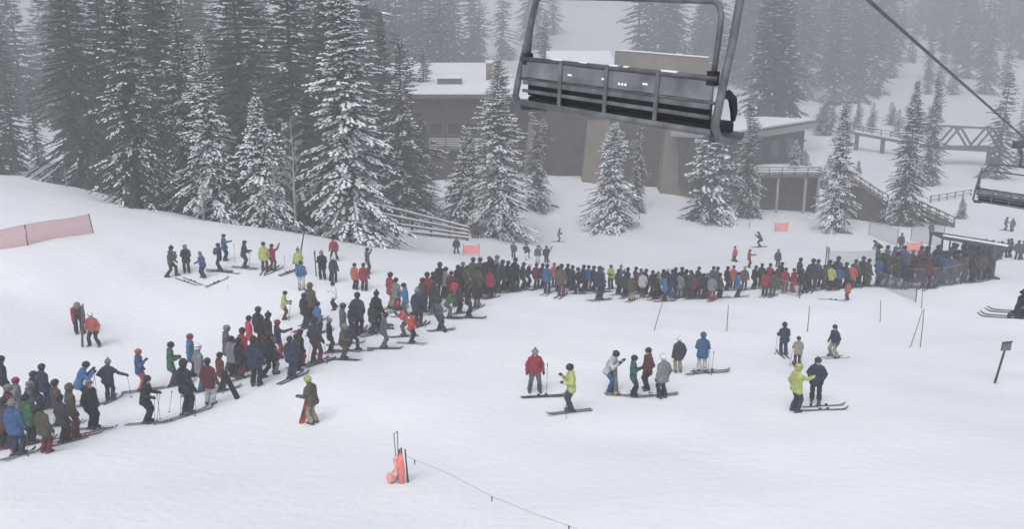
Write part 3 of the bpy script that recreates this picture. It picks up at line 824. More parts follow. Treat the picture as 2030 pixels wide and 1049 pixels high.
# rope line with little flags running off towards the camera side
mm_ = [(807, 905, .75), (822, 912, .68), (890, 940, .52), (975, 985, .45), (1060, 1020, .5), (1128, 1043, .55), (1200, 1075, .6)]
rp = []
for (x, y, hgt) in mm_:
    # the rope hangs hgt above the snow: find the distance where it does
    r_ = ray(x, y); lo = 12.0
    for dd in np.arange(12, 30, .05):
        q = C0 + r_ * float(dd)
        if q.z - gz(q.x, q.y) < hgt: break
    rp.append(C0 + r_ * float(dd))
root = empty('flagged_rope', rp[0])
MB().tube([p - rp[0] for p in rp], .007, 5).build('rope', M_ROPE, root)
for i in (1, 3, 5):
    p = rp[i] - rp[0]
    MB().hexa([(p.x-.014,p.y-.006,p.z-.14),(p.x+.014,p.y-.006,p.z-.14),(p.x+.014,p.y+.006,p.z-.14),(p.x-.014,p.y+.006,p.z-.14),(p.x-.022,p.y-.006,p.z-.01),(p.x+.022,p.y-.006,p.z-.01),(p.x+.022,p.y+.006,p.z-.01),(p.x-.022,p.y+.006,p.z-.01)]).build('flag', M_BAMBOO, root)
e = rp[-1]; ge = gz(e.x, e.y)
MB().tube([(e.x-rp[0].x, e.y-rp[0].y, ge-rp[0].z-.4), (e.x-rp[0].x, e.y-rp[0].y, e.z-rp[0].z+.1)], .03, 6).build('end_stake', M_POSTD, root)
tag(root, 'thin rope with small flags strung from the orange stakes across snow', 'rope')

# loading gate
def gate():
    ga, da = on_ground(1862, 552); gb, db = on_ground(1966, 548)
    ta = PX(1869, 471, da); tb = PX(1998, 492, db - 2)
    part(MB().beam(ta, tb, .16, .22), 'beam', M_STEELD)
    part(MB().beam(ta + Vector((0,0,.16)), tb + Vector((0,0,.16)), .18, .10), 'beam_snow', M_SNOWCAP)
    for t, w_ in ((0, .10), (.12, .08), (.80, .30)):
        p = ta + (tb - ta) * t
        part(MB().box((p.x - w_/2, p.y - w_/2, gz(p.x, p.y) - .4), (p.x + w_/2, p.y + w_/2, p.z - .11)), 'post', M_STEELD)
    p = ta + (tb - ta) * .8
    part(MB().beam((p.x + .1, p.y, p.z - .9), (p.x + .9, p.y, p.z - .05), .1, .1), 'brace', M_STEELD)
    part(MB().box((p.x - .45, p.y - .3, gz(p.x, p.y) - .2), (p.x + .45, p.y + .3, gz(p.x, p.y) + .10)), 'foot', M_STEELD)
    q = ta + (tb - ta) * .5
    part(MB().beam(ta + Vector((0, 1.8, 0)), tb + Vector((0, 1.8, 0)), .12, .16), 'back_beam', M_STEELD)
    part(MB().beam(ta, ta + Vector((0, 1.8, 0)), .12, .16), 'cross_beam', M_STEELD)
    for t in (0.02, .8):
        p = ta + (tb - ta) * t + Vector((0, 1.8, 0)); part(MB().box((p.x - .06, p.y - .06, gz(p.x, p.y) - .4), (p.x + .06, p.y + .06, p.z - .08)), 'post', M_STEELD)
thing_from('loading_gate', on_ground(1966, 548)[0], 'steel loading gate frame with snow topped beam over the queue', 'gate', gate)

# fallen logs half in the snow
for (xa, ya, xb, yb, lb) in ((1660, 462, 1690, 464, 'dark log lying on the snow below the leaning fir'), (1088, 408, 1108, 412, 'short dark log on the snow bank beside the lodge')):
    a, _ = on_ground(xa, ya); b, _ = on_ground(xb, yb)
    o = MB().tube([Vector((0,0,.05)), (b - a) * .5 + Vector((0,0,.12)), b - a + Vector((0,0,.04))], [.12, .15, .11], 8).build('log', M_BARK); o.location = a
    tag(o, lb, 'log')

# ------------------------------------------------------------------ lift: cable and chairs
M_CHAIR = mat('frosted_chair_steel', (0.125, 0.13, 0.143), 0.6, var=0.30, scale=7, metal=0.15, bump=.15)
M_CHAIRP = mat('frosted_panel', (0.15, 0.154, 0.168), 0.7, var=0.35, scale=3.5, bump=.2)
M_CHAIRD = mat('chair_tube', (0.085, 0.088, 0.098), 0.5, var=0.3, scale=6, metal=0.2)
CA = PX(1240, -425, 7.0); CB = PX(2025, 268, 25.0)
cd = (CB - CA).normalized()
cable_pts = [CA - cd * 60, CA - cd * 20, CA, CA + (CB - CA) * .33 - Vector((0,0,.0)), CA + (CB - CA) * .66, CB, CB + cd * 14]
rope_o = MB().tube([p - CB for p in cable_pts], .027, 8).build('haul_cable', M_STEELD); rope_o.location = CB
tag(rope_o, 'thick dark lift cable slanting down from above the hanging chair', 'cable')

def chair_axes(Lp, Rp):
    x = (Rp - Lp); w_ = x.length; x.normalize()
    y = Vector((0, 0, 1)).cross(x).normalized(); z = x.cross(y)
    m = Matrix(((x.x, y.x, z.x, 0), (x.y, y.y, z.y, 0), (x.z, y.z, z.z, 0), (0, 0, 0, 1)))
    return Matrix.Translation((Lp + Rp) / 2) @ m, w_

def chair(mtx, w_, label, top=2.45, riders=False, bail=1.25):
    """origin: middle of the lower back rail; x along the width, y to the front, z up"""
    root = empty('lift_chair'); root.matrix_world = mtx
    hw = w_ / 2
    H = .36
    # side tubes that carry the chair
    for s in (-1, 1):
        MB().tube([(s*(hw-.02), .30, -.10), (s*(hw+.01), .20, -.095), (s*(hw+.03), .04, -.06), (s*(hw+.035), -.02, .03), (s*(hw+.03), .02, .25), (s*(hw+.02), .10, .6), (s*(hw-.0), .17, .95),
                   (s*(hw-.05), .22, bail-.1), (s*(hw-.16), .25, bail+.03), (s*(hw*.5), .27, bail+.08), (0, .28, bail+.09)], .030, 10).build('side_tube', M_CHAIR, root, True)
        # arm rest: padded loop in front of the tube
        MB().tube([(s*hw*.985, .05, .19), (s*hw*.985, .09, .235), (s*hw*.985, .16, .25), (s*hw*.985, .22, .21), (s*hw*.985, .25, .12), (s*hw*.985, .25, .05)], [.018, .03, .033, .033, .028, .016], 8).build('armrest', M_PAD, root, True)
        MB().box((s*hw*.985-.02, .02, -.09), (s*hw*.985+.02, .36, -.045)).build('seat_end', M_STEELD, root)
    # raised restraining bar loop
    lo = hw - .06
    arc = lambda s: [(s*lo, .03, H), (s*lo, .05, H+.35), (s*(lo-.01), .06, H+.44), (s*(lo-.04), .065, H+.50), (s*(lo-.10), .07, H+.525)]
    MB().tube(arc(-1) + [(0, .07, H+.53)] + arc(1)[::-1], .021, 8).build('restraint_bar', M_CHAIR, root, True)
    for s in (-1, 1): MB().box((s*lo-.03, -.01, H-.05), (s*lo+.03, .06, H+.05)).build('hinge', M_PAD, root)
    # back: top rail, tall panel, slats, lower rail
    MB().tube([(-hw, 0, H), (hw, 0, H)], .020, 8).build('top_rail', M_CHAIRD, root, True)
    pn = MB().box((-hw+.03, -.008, H-.155), (hw-.03, .012, H-.022)).build('back_panel', M_CHAIRP, root)
    for x in (-.42, -.05, .36):
        MB().box((x*hw*2*.5, -.014, H-.10), (x*hw*2*.5+.05, -.0085, H-.085)).build('frost_patch', M_SNOWCAP, pn)
    for i in range(3): MB().box((.13+i*.035, -.013, H-.125), (.15+i*.035, -.0085, H-.105)).build('decal_mark', M_SNOWCAP, pn)
    MB().tube([(-hw, 0, H-.17), (hw, 0, H-.17)], .012, 8).build('middle_rail', M_CHAIRD, root, True)
    MB().box((-hw+.04, -.008, .142), (hw-.04, .012, .180)).build('back_slat', M_CHAIR, root)
    MB().box((-hw+.04, -.008, .072), (hw-.04, .012, .100)).build('back_slat', M_CHAIR, root)
    MB().tube([(-hw, -.01, -.02), (hw, -.01, -.02)], .026, 8).build('lower_rail', M_CHAIR, root, True)
    MB().tube([(-hw, .36, -.06), (hw, .36, -.06)], .026, 8).build('front_rail', M_CHAIR, root, True)
    for i in range(4):
        x0 = -hw + .06 + i * (w_ - .12) / 4
        MB().box((x0 + .008, .025, .045), (x0 + (w_-.12)/4 - .008, .075, H-.15)).build('back_cushion', M_PAD, root, bevel=.012)
        MB().box((x0 + .008, .03, -.045), (x0 + (w_-.12)/4 - .008, .35, .04)).build('seat_cushion', M_PAD, root, bevel=.015)
    for i in range(3):
        x0 = -hw + (i + 1) * w_ / 4
        MB().box((x0-.018, -.022, -.0), (x0+.018, -.009, H)).build('divider', M_CHAIR, root)
    for x0, x1 in ((-.62, -.50), (-.30, -.22), (.02, .10), (.16, .20), (.52, .66)):
        MB().box((x0*hw, -.012, H+.012), (x1*hw, .014, H+.026)).build('rail_snow', M_SNOWCAP, root)  # white dashes standing in for gaps where the snow behind shows through
    MB().tube([(0, .28, bail+.09), (0, .28, bail+.4), (0, .22, top-.25), (0, .1, top-.05)], .045, 10).build('hanger', M_CHAIR, root, True)
    MB().box((-.09, -.12, top-.12), (.09, .32, top+.08)).build('cable_grip', M_STEELD, root, bevel=.02)
    tag(root, label, 'chair', 'chairlift chairs')
    return root
mtx, w_ = chair_axes(PX(1030, 197, 7.93), PX(1412, 258, 6.34))
chair(mtx, w_, 'empty four seat lift chair hanging large in front of the lodge')
# the next chair down the same cable
Lp = PX(1932, 396, 26.2); Rp = Lp + (PX(2110, 425, 24.0) - Lp).normalized() * 2.1
mtx, w_ = chair_axes(Lp, Rp)
chair(mtx, w_, 'hazy empty lift chair farther down the cable near the footbridge', top=1.75, bail=1.0)

# ------------------------------------------------------------------ people: one continuous clothed body per pose, grown from a skeleton
def surface_nets(V, org, h):
    s = V < 0
    nx, ny, nz = V.shape
    sl = [(slice(i, nx-1+i), slice(j, ny-1+j), slice(k, nz-1+k)) for i in (0,1) for j in (0,1) for k in (0,1)]
    cs = [s[q] for q in sl]; cv = [V[q] for q in sl]
    anyc = np.logical_or.reduce(cs); allc = np.logical_and.reduce(cs)
    mask = anyc & ~allc
    idx = -np.ones(mask.shape, int); n = mask.sum(); idx[mask] = np.arange(n)
    pos = np.zeros((n, 3)); cnt = np.zeros(n)
    off = np.array([(i, j, k) for i in (0,1) for j in (0,1) for k in (0,1)], float)
    cs = [c[mask] for c in cs]; cv = [c[mask] for c in cv]
    for a in range(8):
        for b in range(a + 1, 8):
            if np.abs(off[a] - off[b]).sum() != 1: continue
            x = cs[a] != cs[b]
            t = np.where(x, cv[a] / np.where(x, cv[a] - cv[b], 1), 0)
            pos += np.where(x[:, None], off[a] + t[:, None] * (off[b] - off[a]), 0); cnt += x
    verts = (np.argwhere(mask) + pos / cnt[:, None]) * h + org
    quads = []
    for ax in range(3):
        u, v = (ax + 1) % 3, (ax + 2) % 3
        A = [slice(1, -1)] * 3; B = [slice(1, -1)] * 3
        A[ax] = slice(0, -1); B[ax] = slice(1, None)
        x = s[tuple(A)] != s[tuple(B)]
        p = np.argwhere(x)
        sg = s[tuple(A)][x]
        base = p.copy()
        for q in (u, v): base[:, q] += 1
        e = np.zeros(3, int)
        def cell(du, dv):
            c = base.copy(); c[:, u] -= du; c[:, v] -= dv
            return idx[c[:, 0], c[:, 1], c[:, 2]]
        c00, c10, c11, c01 = cell(0, 0), cell(1, 0), cell(1, 1), cell(0, 1)
        q1 = np.stack([c00, c10, c11, c01], 1); q2 = q1[:, ::-1]
        quads.append(np.where(sg[:, None], q1, q2))
    return verts, np.concatenate(quads)

SKIN, JACK, TROU, BOOT, GLOV = range(5)
def body_mesh(J, name, long_jacket=False, seed=0, hh=.026):
    """J: joint positions. Tapered limbs blended into one surface."""
    prims = []
    def cap(a, b, ra, rb, reg): prims.append((np.array(a, float), np.array(b, float), ra, rb, reg))
    lerp = lambda a, b, t: Vector(a) + (Vector(b) - Vector(a)) * t
    pel, che, nck, hd = Vector(J['pelvis']), Vector(J['chest']), Vector(J['neck']), Vector(J['head'])
    xs = Vector((1, 0, 0)) if 'twist' not in J else Vector((math.cos(J['twist']), math.sin(J['twist']), 0))
    axis_ = (che - pel).normalized()
    # trousers seat
    cap(pel - Vector((.085,0,0)), pel + Vector((.085,0,0)), .125, .125, TROU)
    # jacket: rows from hem to shoulders
    hem = pel - axis_ * (.16 if long_jacket else .07)
    for t, hw, r in ((0, .115, .140), (.2, .105, .138), (.45, .09, .134), (.7, .11, .142), (.92, .135, .132)):
        c = hem + (che + axis_ * .06 - hem) * t
        w = xs * hw * 1.0 if t > .5 else Vector((hw, 0, 0))
        cap(c - w, c + w, r, r, JACK)
    cap(che + axis_ * .10 - xs * .10, che + axis_ * .10 + xs * .10, .085, .085, JACK)
    cap(che + axis_ * .08, nck + (nck - che).normalized() * .02, .085, .082, JACK)      # collar
    cap(nck, hd, .058, .058, SKIN)
    # head: skull, jaw, nose
    hp = J.get('hpitch', 0.0); ht = J.get('hturn', 0.0)
    fwd = Vector((-math.sin(ht) * math.cos(hp), math.cos(ht) * math.cos(hp), -math.sin(hp))); hup = Vector((0, math.sin(hp), math.cos(hp)))
    cap(hd + hup * .045 - fwd * .02, hd + hup * .04 + fwd * .012, .098, .094, SKIN)
    cap(hd + fwd * .03 - hup * .02, hd + fwd * .045 - hup * .075, .078, .055, SKIN)
    cap(hd + fwd * .098 + hup * .02, hd + fwd * .118 - hup * .015, .014, .020, SKIN)
    cap(hd + fwd * .085 - hup * .055 - Vector((.02,0,0)), hd + fwd * .085 - hup * .055 + Vector((.02,0,0)), .014, .014, SKIN)
    for s in ('l', 'r'):
        hip, kn, an = Vector(J['hip_'+s]), Vector(J['knee_'+s]), Vector(J['ankle_'+s])
        ft = Vector(J.get('foot_'+s, (0, 1, 0)))
        cap(hip, lerp(hip, kn, .5), .108, .098, TROU); cap(lerp(hip, kn, .5), kn, .098, .084, TROU)
        cap(kn, lerp(kn, an, .55), .084, .088, TROU); cap(lerp(kn, an, .55), an + (kn - an) * .12, .088, .094, TROU)
        cap(an + (kn - an) * .2, an + Vector((0, 0, -.02)), .072, .070, BOOT)
        cap(an + Vector((0,0,-.045)) - ft * .07, an + Vector((0,0,-.05)) + ft * .17, .058, .050, BOOT)
        sh, el, wr = Vector(J['sho_'+s]), Vector(J['elb_'+s]), Vector(J['wri_'+s])
        cap(sh, lerp(sh, el, .5), .082, .074, JACK); cap(lerp(sh, el, .5), el, .074, .064, JACK)
        cap(el, lerp(el, wr, .6), .066, .060, JACK); cap(lerp(el, wr, .6), wr, .060, .052, JACK)
        hd_ = (wr - el).normalized()
        if 'hdir_'+s in J: hd_ = Vector(J['hdir_'+s]).normalized()
        side = hd_.cross(Vector((1, 0, 0)));
        if side.length < .1: side = hd_.cross(Vector((0, 0, 1)))
        side.normalize()
        cap(wr, wr + hd_ * .07, .040, .046, GLOV)
        cap(wr + hd_ * .07, wr + hd_ * .125 + side * .02, .042, .030, GLOV)
        cap(wr + hd_ * .03, wr + hd_ * .075 + side * .052, .022, .018, GLOV)
    if J.get('hood_down', True):
        cap(nck - fwd * .07 - xs * .06 - axis_*.02, nck - fwd * .07 + xs * .06 - axis_*.02, .062, .062, JACK)
    A = np.array([p[0] for p in prims]); B = np.array([p[1] for p in prims])
    lo = np.minimum(A, B).min(0) - .2; hi = np.maximum(A, B).max(0) + .2
    n = np.ceil((hi - lo) / hh).astype(int) + 1
    gx_, gy_, gz_ = [lo[i] + hh * np.arange(n[i]) for i in range(3)]
    Pg = np.stack(np.meshgrid(gx_, gy_, gz_, indexing='ij'), -1)
    def dist(Pp, a, b, ra, rb):
        ab = b - a; L2 = float(ab @ ab) + 1e-9
        t = np.clip(((Pp - a) @ ab) / L2, 0, 1)
        dd = Pp - (a + t[..., None] * ab)
        return np.sqrt((dd * dd).sum(-1)) - (ra + t * (rb - ra))
    D = None; k = .035
    for (a, b, ra, rb, reg) in prims:
        d = dist(Pg, a, b, ra, rb)
        if D is None: D = d; continue
        h_ = np.clip(.5 + .5 * (D - d) / k, 0, 1)
        D = D * (1 - h_) + d * h_ - k * h_ * (1 - h_)
    # cloth folds
    rs = np.random.RandomState(seed)
    ph = rs.uniform(0, 6, 4)
    fold = (np.sin(Pg[..., 2] * 46 + 6 * np.sin(Pg[..., 0] * 9 + ph[0]) + 5 * np.sin(Pg[..., 1] * 8 + ph[1])) * .0045
            + np.sin(Pg[..., 2] * 21 + 4 * np.sin(Pg[..., 0] * 14 + ph[2]) + ph[3]) * .005)
    band = np.clip((Pg[..., 2] - .16) * 6, 0, 1) * np.clip((nck.z - .04 - Pg[..., 2]) * 8, 0, 1)
    D = D + fold * band
    v, f = surface_nets(D, lo, hh)
    best = np.full(len(v), 9.0); reg = np.zeros(len(v), int)
    for (a, b, ra, rb, r_) in prims:
        d = dist(v, a, b, ra, rb) + (0.004 if r_ == TROU else 0)
        m_ = d < best; best[m_] = d[m_]; reg[m_] = r_
    me = bpy.data.meshes.new(name); me.from_pydata(v.tolist(), [], f.tolist()); me.update()
    fr = np.sort(reg[f], axis=1)[:, 2]
    me.polygons.foreach_set('material_index', fr.astype(np.int32))
    me.polygons.foreach_set('use_smooth', [True] * len(f))
    for i in range(5): me.materials.append(None)
    return me, (hd + hup * .0, hp, ht, che, axis_)

def pose(lean=0.0, crouch=0.0, feet=((-.12, 0), (.12, 0)), arms=None, hpitch=0.1, hturn=0.0, hips=(0, 0), footyaw=.12, side=0.0):
    """arms: ((elbow),(wrist)) per side, relative to the shoulders' own frame"""
    hz = .93 - crouch
    pel = Vector((hips[0], hips[1], hz))
    def up_(s): return pel + Vector((math.sin(side) * s, math.sin(lean) * s, math.cos(lean) * math.cos(side) * s))
    J = dict(pelvis=pel, chest=up_(.40), neck=up_(.575))
    nk = up_(.575)
    J['head'] = nk + Vector((math.sin(side)*.1, math.sin(lean) * .10 + .025, .10 * math.cos(lean * .7) + .035))
    for s, sg, fp in (('l', -1, feet[0]), ('r', 1, feet[1])):
        hip = pel + Vector((sg * .095, 0, -.03)); an = Vector((fp[0], fp[1], .11))
        J['hip_'+s] = hip; J['ankle_'+s] = an
        d = an - hip; ln = d.length; a = .42; b = .42
        mid = hip + d * .5
        bend = math.sqrt(max(0.0, ((a + b) / 2) ** 2 - (ln / 2) ** 2))
        fw = Vector((0, 1, 0)) - d.normalized() * d.normalized().y; fw.normalize()
        J['knee_'+s] = mid + fw * min(bend, .34) + Vector((sg * .01, 0, 0))
        J['foot_'+s] = Vector((sg * footyaw, 1, 0)).normalized()
        sh = up_(.455) + Vector((sg * .185, 0, 0)); J['sho_'+s] = sh
        e, w = arms[0] if s == 'l' else arms[-1]
        e = Vector((e[0] * sg, e[1], e[2])); w = Vector((w[0] * sg, w[1], w[2]))
        J['elb_'+s] = sh + e; J['wri_'+s] = sh + w
    J['hpitch'] = hpitch; J['hturn'] = hturn
    return J
DOWN = ((.075, -.03, -.28), (.09, .05, -.53))
DOWN2 = ((.12, -.05, -.26), (.13, .08, -.50))
POCK = ((.13, -.07, -.25), (.045, .10, -.42))
FRONT = ((.07, .02, -.28), (-.07, .27, -.23))
POLES = ((.07, .05, -.27), (.06, .30, -.30))
HIP = ((.20, -.08, -.22), (.02, .04, -.40))
OUT = ((.20, .08, -.20), (.42, .20, -.33))
CROSS = ((.06, .05, -.27), (-.20, .22, -.15))
HANG = ((.03, .10, -.27), (.02, .24, -.48))
UPF = ((.08, .12, -.24), (.02, .33, -.02))
PHONE = ((.06, .10, -.26), (-.03, .30, -.04))
POINT = ((.08, .24, -.08), (.06, .50, -.02))
CARRY = ((.09, .14, -.20), (.05, .20, .06))
RAISE = ((.18, .12, .10), (.26, .20, .36))
LAP = ((.07, .10, -.26), (.0, .36, -.26))
POSES = {
 'stand': pose(arms=(DOWN, DOWN2)),
 'wide': pose(lean=.04, feet=((-.19, .02), (.20, -.02)), arms=(DOWN2, DOWN2), hpitch=.15),
 'front': pose(lean=.06, arms=(FRONT, FRONT), hpitch=.35),
 'pock': pose(lean=-.02, feet=((-.14, .05), (.11, -.03)), arms=(POCK, POCK), hpitch=.05, hturn=.3),
 'poles': pose(lean=.18, crouch=.03, arms=(POLES, POLES), hpitch=.2),
 'leanp': pose(lean=.42, crouch=.04, hips=(0, -.12), arms=(UPF, UPF), hpitch=.45),
 'stride': pose(lean=.12, crouch=.05, feet=((-.10, .28), (.11, -.27)), arms=(((.06,-.16,-.23), (.07,-.14,-.48)), ((.06,.10,-.26), (.04,.26,-.42)))),
 'stridew': pose(lean=.10, crouch=.07, feet=((-.26, .10), (.27, -.10)), arms=(DOWN2, OUT), side=.05),
 'poleside': pose(lean=.10, feet=((-.10, .04), (.14, -.02)), arms=(HIP, OUT), hpitch=.3, side=.06),
 'cross': pose(arms=(CROSS, CROSS), feet=((-.13, 0), (.13, .04)), hturn=-.4),
 'bend': pose(lean=.95, crouch=.06, hips=(0, -.2), arms=(HANG, HANG), hpitch=.8),
 'phone': pose(lean=.02, arms=(DOWN2, PHONE), feet=((-.14, 0), (.13, .03)), hpitch=.1),
 'phone2': pose(lean=.05, arms=(FRONT, PHONE), hpitch=.3),
 'ski': pose(lean=.45, crouch=.16, hips=(0, -.10), feet=((-.13, .04), (.13, -.05)), arms=(UPF, UPF), hpitch=.1),
 'carry': pose(lean=.10, crouch=.04, feet=((-.10, .20), (.11, -.20)), arms=(DOWN2, CARRY)),
 'point': pose(arms=(DOWN2, POINT), hturn=-.2),
 'wave': pose(arms=(DOWN, RAISE), feet=((-.15, 0), (.14, 0)), hturn=-.2),
 'side': pose(lean=.10, crouch=.04, feet=((-.24, 0), (.24, .0)), arms=(DOWN2, DOWN2), hturn=.7),
 'sit': pose(lean=-.05, crouch=.40, hips=(0, -.30), feet=((-.12, .18), (.12, .18)), arms=(LAP, LAP), hpitch=.1),
}
BODY = {}
for i, (k, J) in enumerate(POSES.items()):
    BODY[k] = body_mesh(J, 'body', long_jacket=k in ('stand', 'pock', 'front'), seed=i)

# head gear, goggles, packs, skis, boards: shared meshes
def dome(rx, ry, rz, z0, nlat=7, nlon=16, brim=0.0, cut=None):
    v, f = [], []
    for i in range(nlat):
        a = (math.pi / 2) * (1 - i / (nlat - 1)) if i < nlat else 0
        for j in range(nlon):
            q = 2 * math.pi * j / nlon
            v.append([rx * math.cos(a) * math.cos(q), ry * math.cos(a) * math.sin(q), z0 + rz * math.sin(a)])
    for i in range(nlat - 1):
        for j in range(nlon):
            f.append((i*nlon + j, (i+1)*nlon + j, (i+1)*nlon + (j+1) % nlon, i*nlon + (j+1) % nlon))
    # lower skirt, longer at the ears and nape, higher over the brow
    base = (nlat - 1) * nlon; n = len(v)
    for j in range(nlon):
        x, y, z = v[base + j]; q = 2 * math.pi * j / nlon
        drop = .085 if math.sin(q) < .45 else .01
        v.append([x * .97, y * .97 + (brim if math.sin(q) > .8 else 0), z - drop])
    for j in range(nlon): f.append((base + j, n + j, n + (j+1) % nlon, base + (j+1) % nlon))
    n2 = len(v)
    for j in range(nlon):
        x, y, z = v[n + j]; v.append([x * .86, y * .86, z + .012])
    for j in range(nlon): f.append((n + j, n2 + j, n2 + (j+1) % nlon, n + (j+1) % nlon))
    return MB().add(v, f)
ME_HELMET = dome(.124, .142, .125, .055, brim=.014)
for x in (-.05, 0, .05):
    ME_HELMET.box((x - .009, -.06, .168 - abs(x) * .35), (x + .009, .05, .184 - abs(x) * .35))
ME_HELMET = ME_HELMET.mesh('helmet', True)
b = dome(.116, .130, .14, .05)
b.tube([(0.118*math.cos(q*math.pi/8), .132*math.sin(q*math.pi/8), .055) for q in range(17)], .022, 6, False)
for k in range(5): b.tube([(0, 0, .18), (.02*math.cos(k*1.25), .02*math.sin(k*1.25), .225), (0, 0, .25)], [.012, .03, .008], 5)
ME_BEANIE = b.mesh('beanie', True)
# hood: deep shell open at the face
v, f = [], []
for i in range(9):
    a = math.pi * (i / 8) * .98
    for j in range(12):
        q = 2 * math.pi * j / 12
        r = math.sin(a)
        y = -math.cos(a) * .15 * (1 if a > 1.57 else 1.0)
        v.append([.138 * math.sin(a*.5+.5)**.6 * r * math.cos(q), -.02 - .15 * math.cos(a) if i < 6 else .055 + .02 * (i - 6), .035 + .155 * r * math.sin(q) * (1.0)])
for i in range(8):
    if i >= 7: break
    for j in range(12): f.append((i*12 + j, i*12 + (j+1) % 12, (i+1)*12 + (j+1) % 12, (i+1)*12 + j))
ME_HOOD = MB().add(v, f).mesh('hood', True)
gq = MB(); v, f = [], []
for i in range(9):
    a = -1.15 + 2.3 * i / 8
    for z, k in ((.0, .99), (.012, 1.06), (.062, 1.06), (.075, .99)):
        v.append((.112 * k * math.sin(a), -.005 + .128 * k * math.cos(a), z))
for i in range(8):
    for j in range(3): f.append((i*4+j, (i+1)*4+j, (i+1)*4+j+1, i*4+j+1))
gq.add(v, f)
ME_GOGGLE = gq.mesh('goggles', True)
sq = MB().tube([(.127*math.cos(q*math.pi/10), .145*math.sin(q*math.pi/10)-.002, .085) for q in range(9, 23)], .012, 4, True)
ME_STRAP = sq.mesh('strap', True)
pk = MB().box((-.15, -.30, -.26), (.15, -.145, .16)).box((-.11, -.35, -.22), (.11, -.30, .0)).box((-.13, -.16, .10), (-.08, .16, .17)).box((.08, -.16, .10), (.13, .16, .17))
ME_PACK = pk.mesh('backpack', False, .02)
def ski_mesh():
    v, f = [], []
    prof = [(-.78, .040, .03), (-.74, .048, .012), (-.4, .042, .014), (0, .036, .018), (.4, .043, .014), (.72, .052, .014), (.82, .050, .035), (.90, .036, .085), (.935, .008, .115)]
    for y, w_, z in prof:
        v += [(-w_, y, z), (w_, y, z), (w_, y, z + .014), (-w_, y, z + .014)]
    for i in range(len(prof) - 1):
        for k in range(4): f.append((i*4 + k, i*4 + (k+1) % 4, i*4 + 4 + (k+1) % 4, i*4 + 4 + k))
    f += [(0, 3, 2, 1), tuple(len(v) - 4 + k for k in range(4))]
    return MB().add(v, f).mesh('ski')
ME_SKI = ski_mesh()
ME_BIND = MB().box((-.03, -.17, .03), (.03, -.06, .085)).box((-.032, .12, .03), (.032, .21, .09)).box((-.025, -.06, .03), (.025, .12, .04)).mesh('binding', False, .006)
def board_mesh():
    v, f = [], []
    prof = [(-.78, .03, .06), (-.74, .10, .045), (-.66, .135, .018), (-.4, .128, .008), (0, .118, .010), (.4, .128, .008), (.66, .135, .018), (.74, .10, .045), (.78, .03, .06)]
    for y, w_, z in prof: v += [(-w_, y, z), (w_, y, z), (w_, y, z + .013), (-w_, y, z + .013)]
    for i in range(len(prof) - 1):
        for k in range(4): f.append((i*4 + k, i*4 + (k+1) % 4, i*4 + 4 + (k+1) % 4, i*4 + 4 + k))
    f += [(0, 3, 2, 1), tuple(len(v) - 4 + k for k in range(4))]
    return MB().add(v, f).mesh('snowboard')
ME_BOARD = board_mesh()
ME_SBIND = MB().box((-.10, -.07, .02), (.10, .07, .035)).tube([(-.10 , -.05, .03), (-.11, -.05, .13), (-.07, -.06, .19), (.0, -.08, .2)], .018, 5).tube([(-.05, -.06, .1), (-.02, 0, .12), (-.05, .06, .1)], .02, 5).mesh('binding')
pm = MB().tube([(0, 0, 0), (0, 0, 1.0)], [.007, .009], 5).tube([(0, 0, .90), (0, 0, .94), (0, 0, 1.0), (0, 0, 1.015)], [.014, .020, .020, .012], 6)
pm.tube([(0, 0, .055), (0, 0, .07)], [.045, .03], 8)
ME_POLE = pm.mesh('ski_pole')

# ---- cloth colours
PAL = {'K': ('black', (.016, .017, .022)), 'N': ('navy', (.020, .029, .062)), 'D': ('charcoal', (.034, .037, .046)), 'S': ('slate grey', (.075, .085, .11)),
 'G': ('grey', (.17, .175, .185)), 'L': ('light grey', (.40, .41, .44)), 'W': ('white', (.70, .71, .74)), 'R': ('red', (.23, .028, .042)), 'B': ('bright red', (.42, .045, .055)),
 'M': ('maroon', (.095, .025, .032)), 'O': ('orange', (.38, .095, .07)), 'Y': ('yellow', (.36, .40, .13)), 'V': ('olive', (.065, .062, .045)), 'T': ('tan', (.24, .21, .16)),
 'U': ('blue', (.035, .085, .19)), 'C': ('bright blue', (.055, .14, .30)), 'E': ('green', (.035, .115, .06)), 'H': ('teal', (.02, .095, .085)), 'P': ('brown', (.085, .065, .052))}
CL = {k: mat('cloth_' + n.replace(' ', '_'), c, .75, var=.22, scale=7, bump=.35, bscale=16) for k, (n, c) in PAL.items()}
M_SKIN = mat('skin', (.42, .26, .20), .6, var=.1, scale=20)
M_BOOTS = mat('ski_boot', (.05, .052, .058), .45, var=.5, scale=9)
M_GLOVE = mat('glove', (.022, .022, .026), .8)
HELM = {k: mat('helmet_' + n.replace(' ', '_'), c, .35, var=.08, scale=6) for k, (n, c) in PAL.items()}
M_LENS = mat('goggle_lens', (.03, .028, .032), .12, spec=.7)
SKIC = [mat('ski_top_%s' % n, c, .35, var2=c2, scale=5.0) for n, c, c2 in (('black', (.03, .03, .035), (.09, .09, .1)), ('grey', (.16, .17, .18), (.07, .07, .08)), ('red', (.03, .03, .03), (.30, .05, .05)), ('white', (.45, .46, .48), (.12, .12, .13)), ('blue', (.05, .08, .16), (.03, .03, .04)))]
M_BINDM = mat('ski_binding', (.035, .035, .04), .5)
M_POLEM = mat('ski_pole_shaft', (.10, .10, .11), .45, var=.2, scale=9)

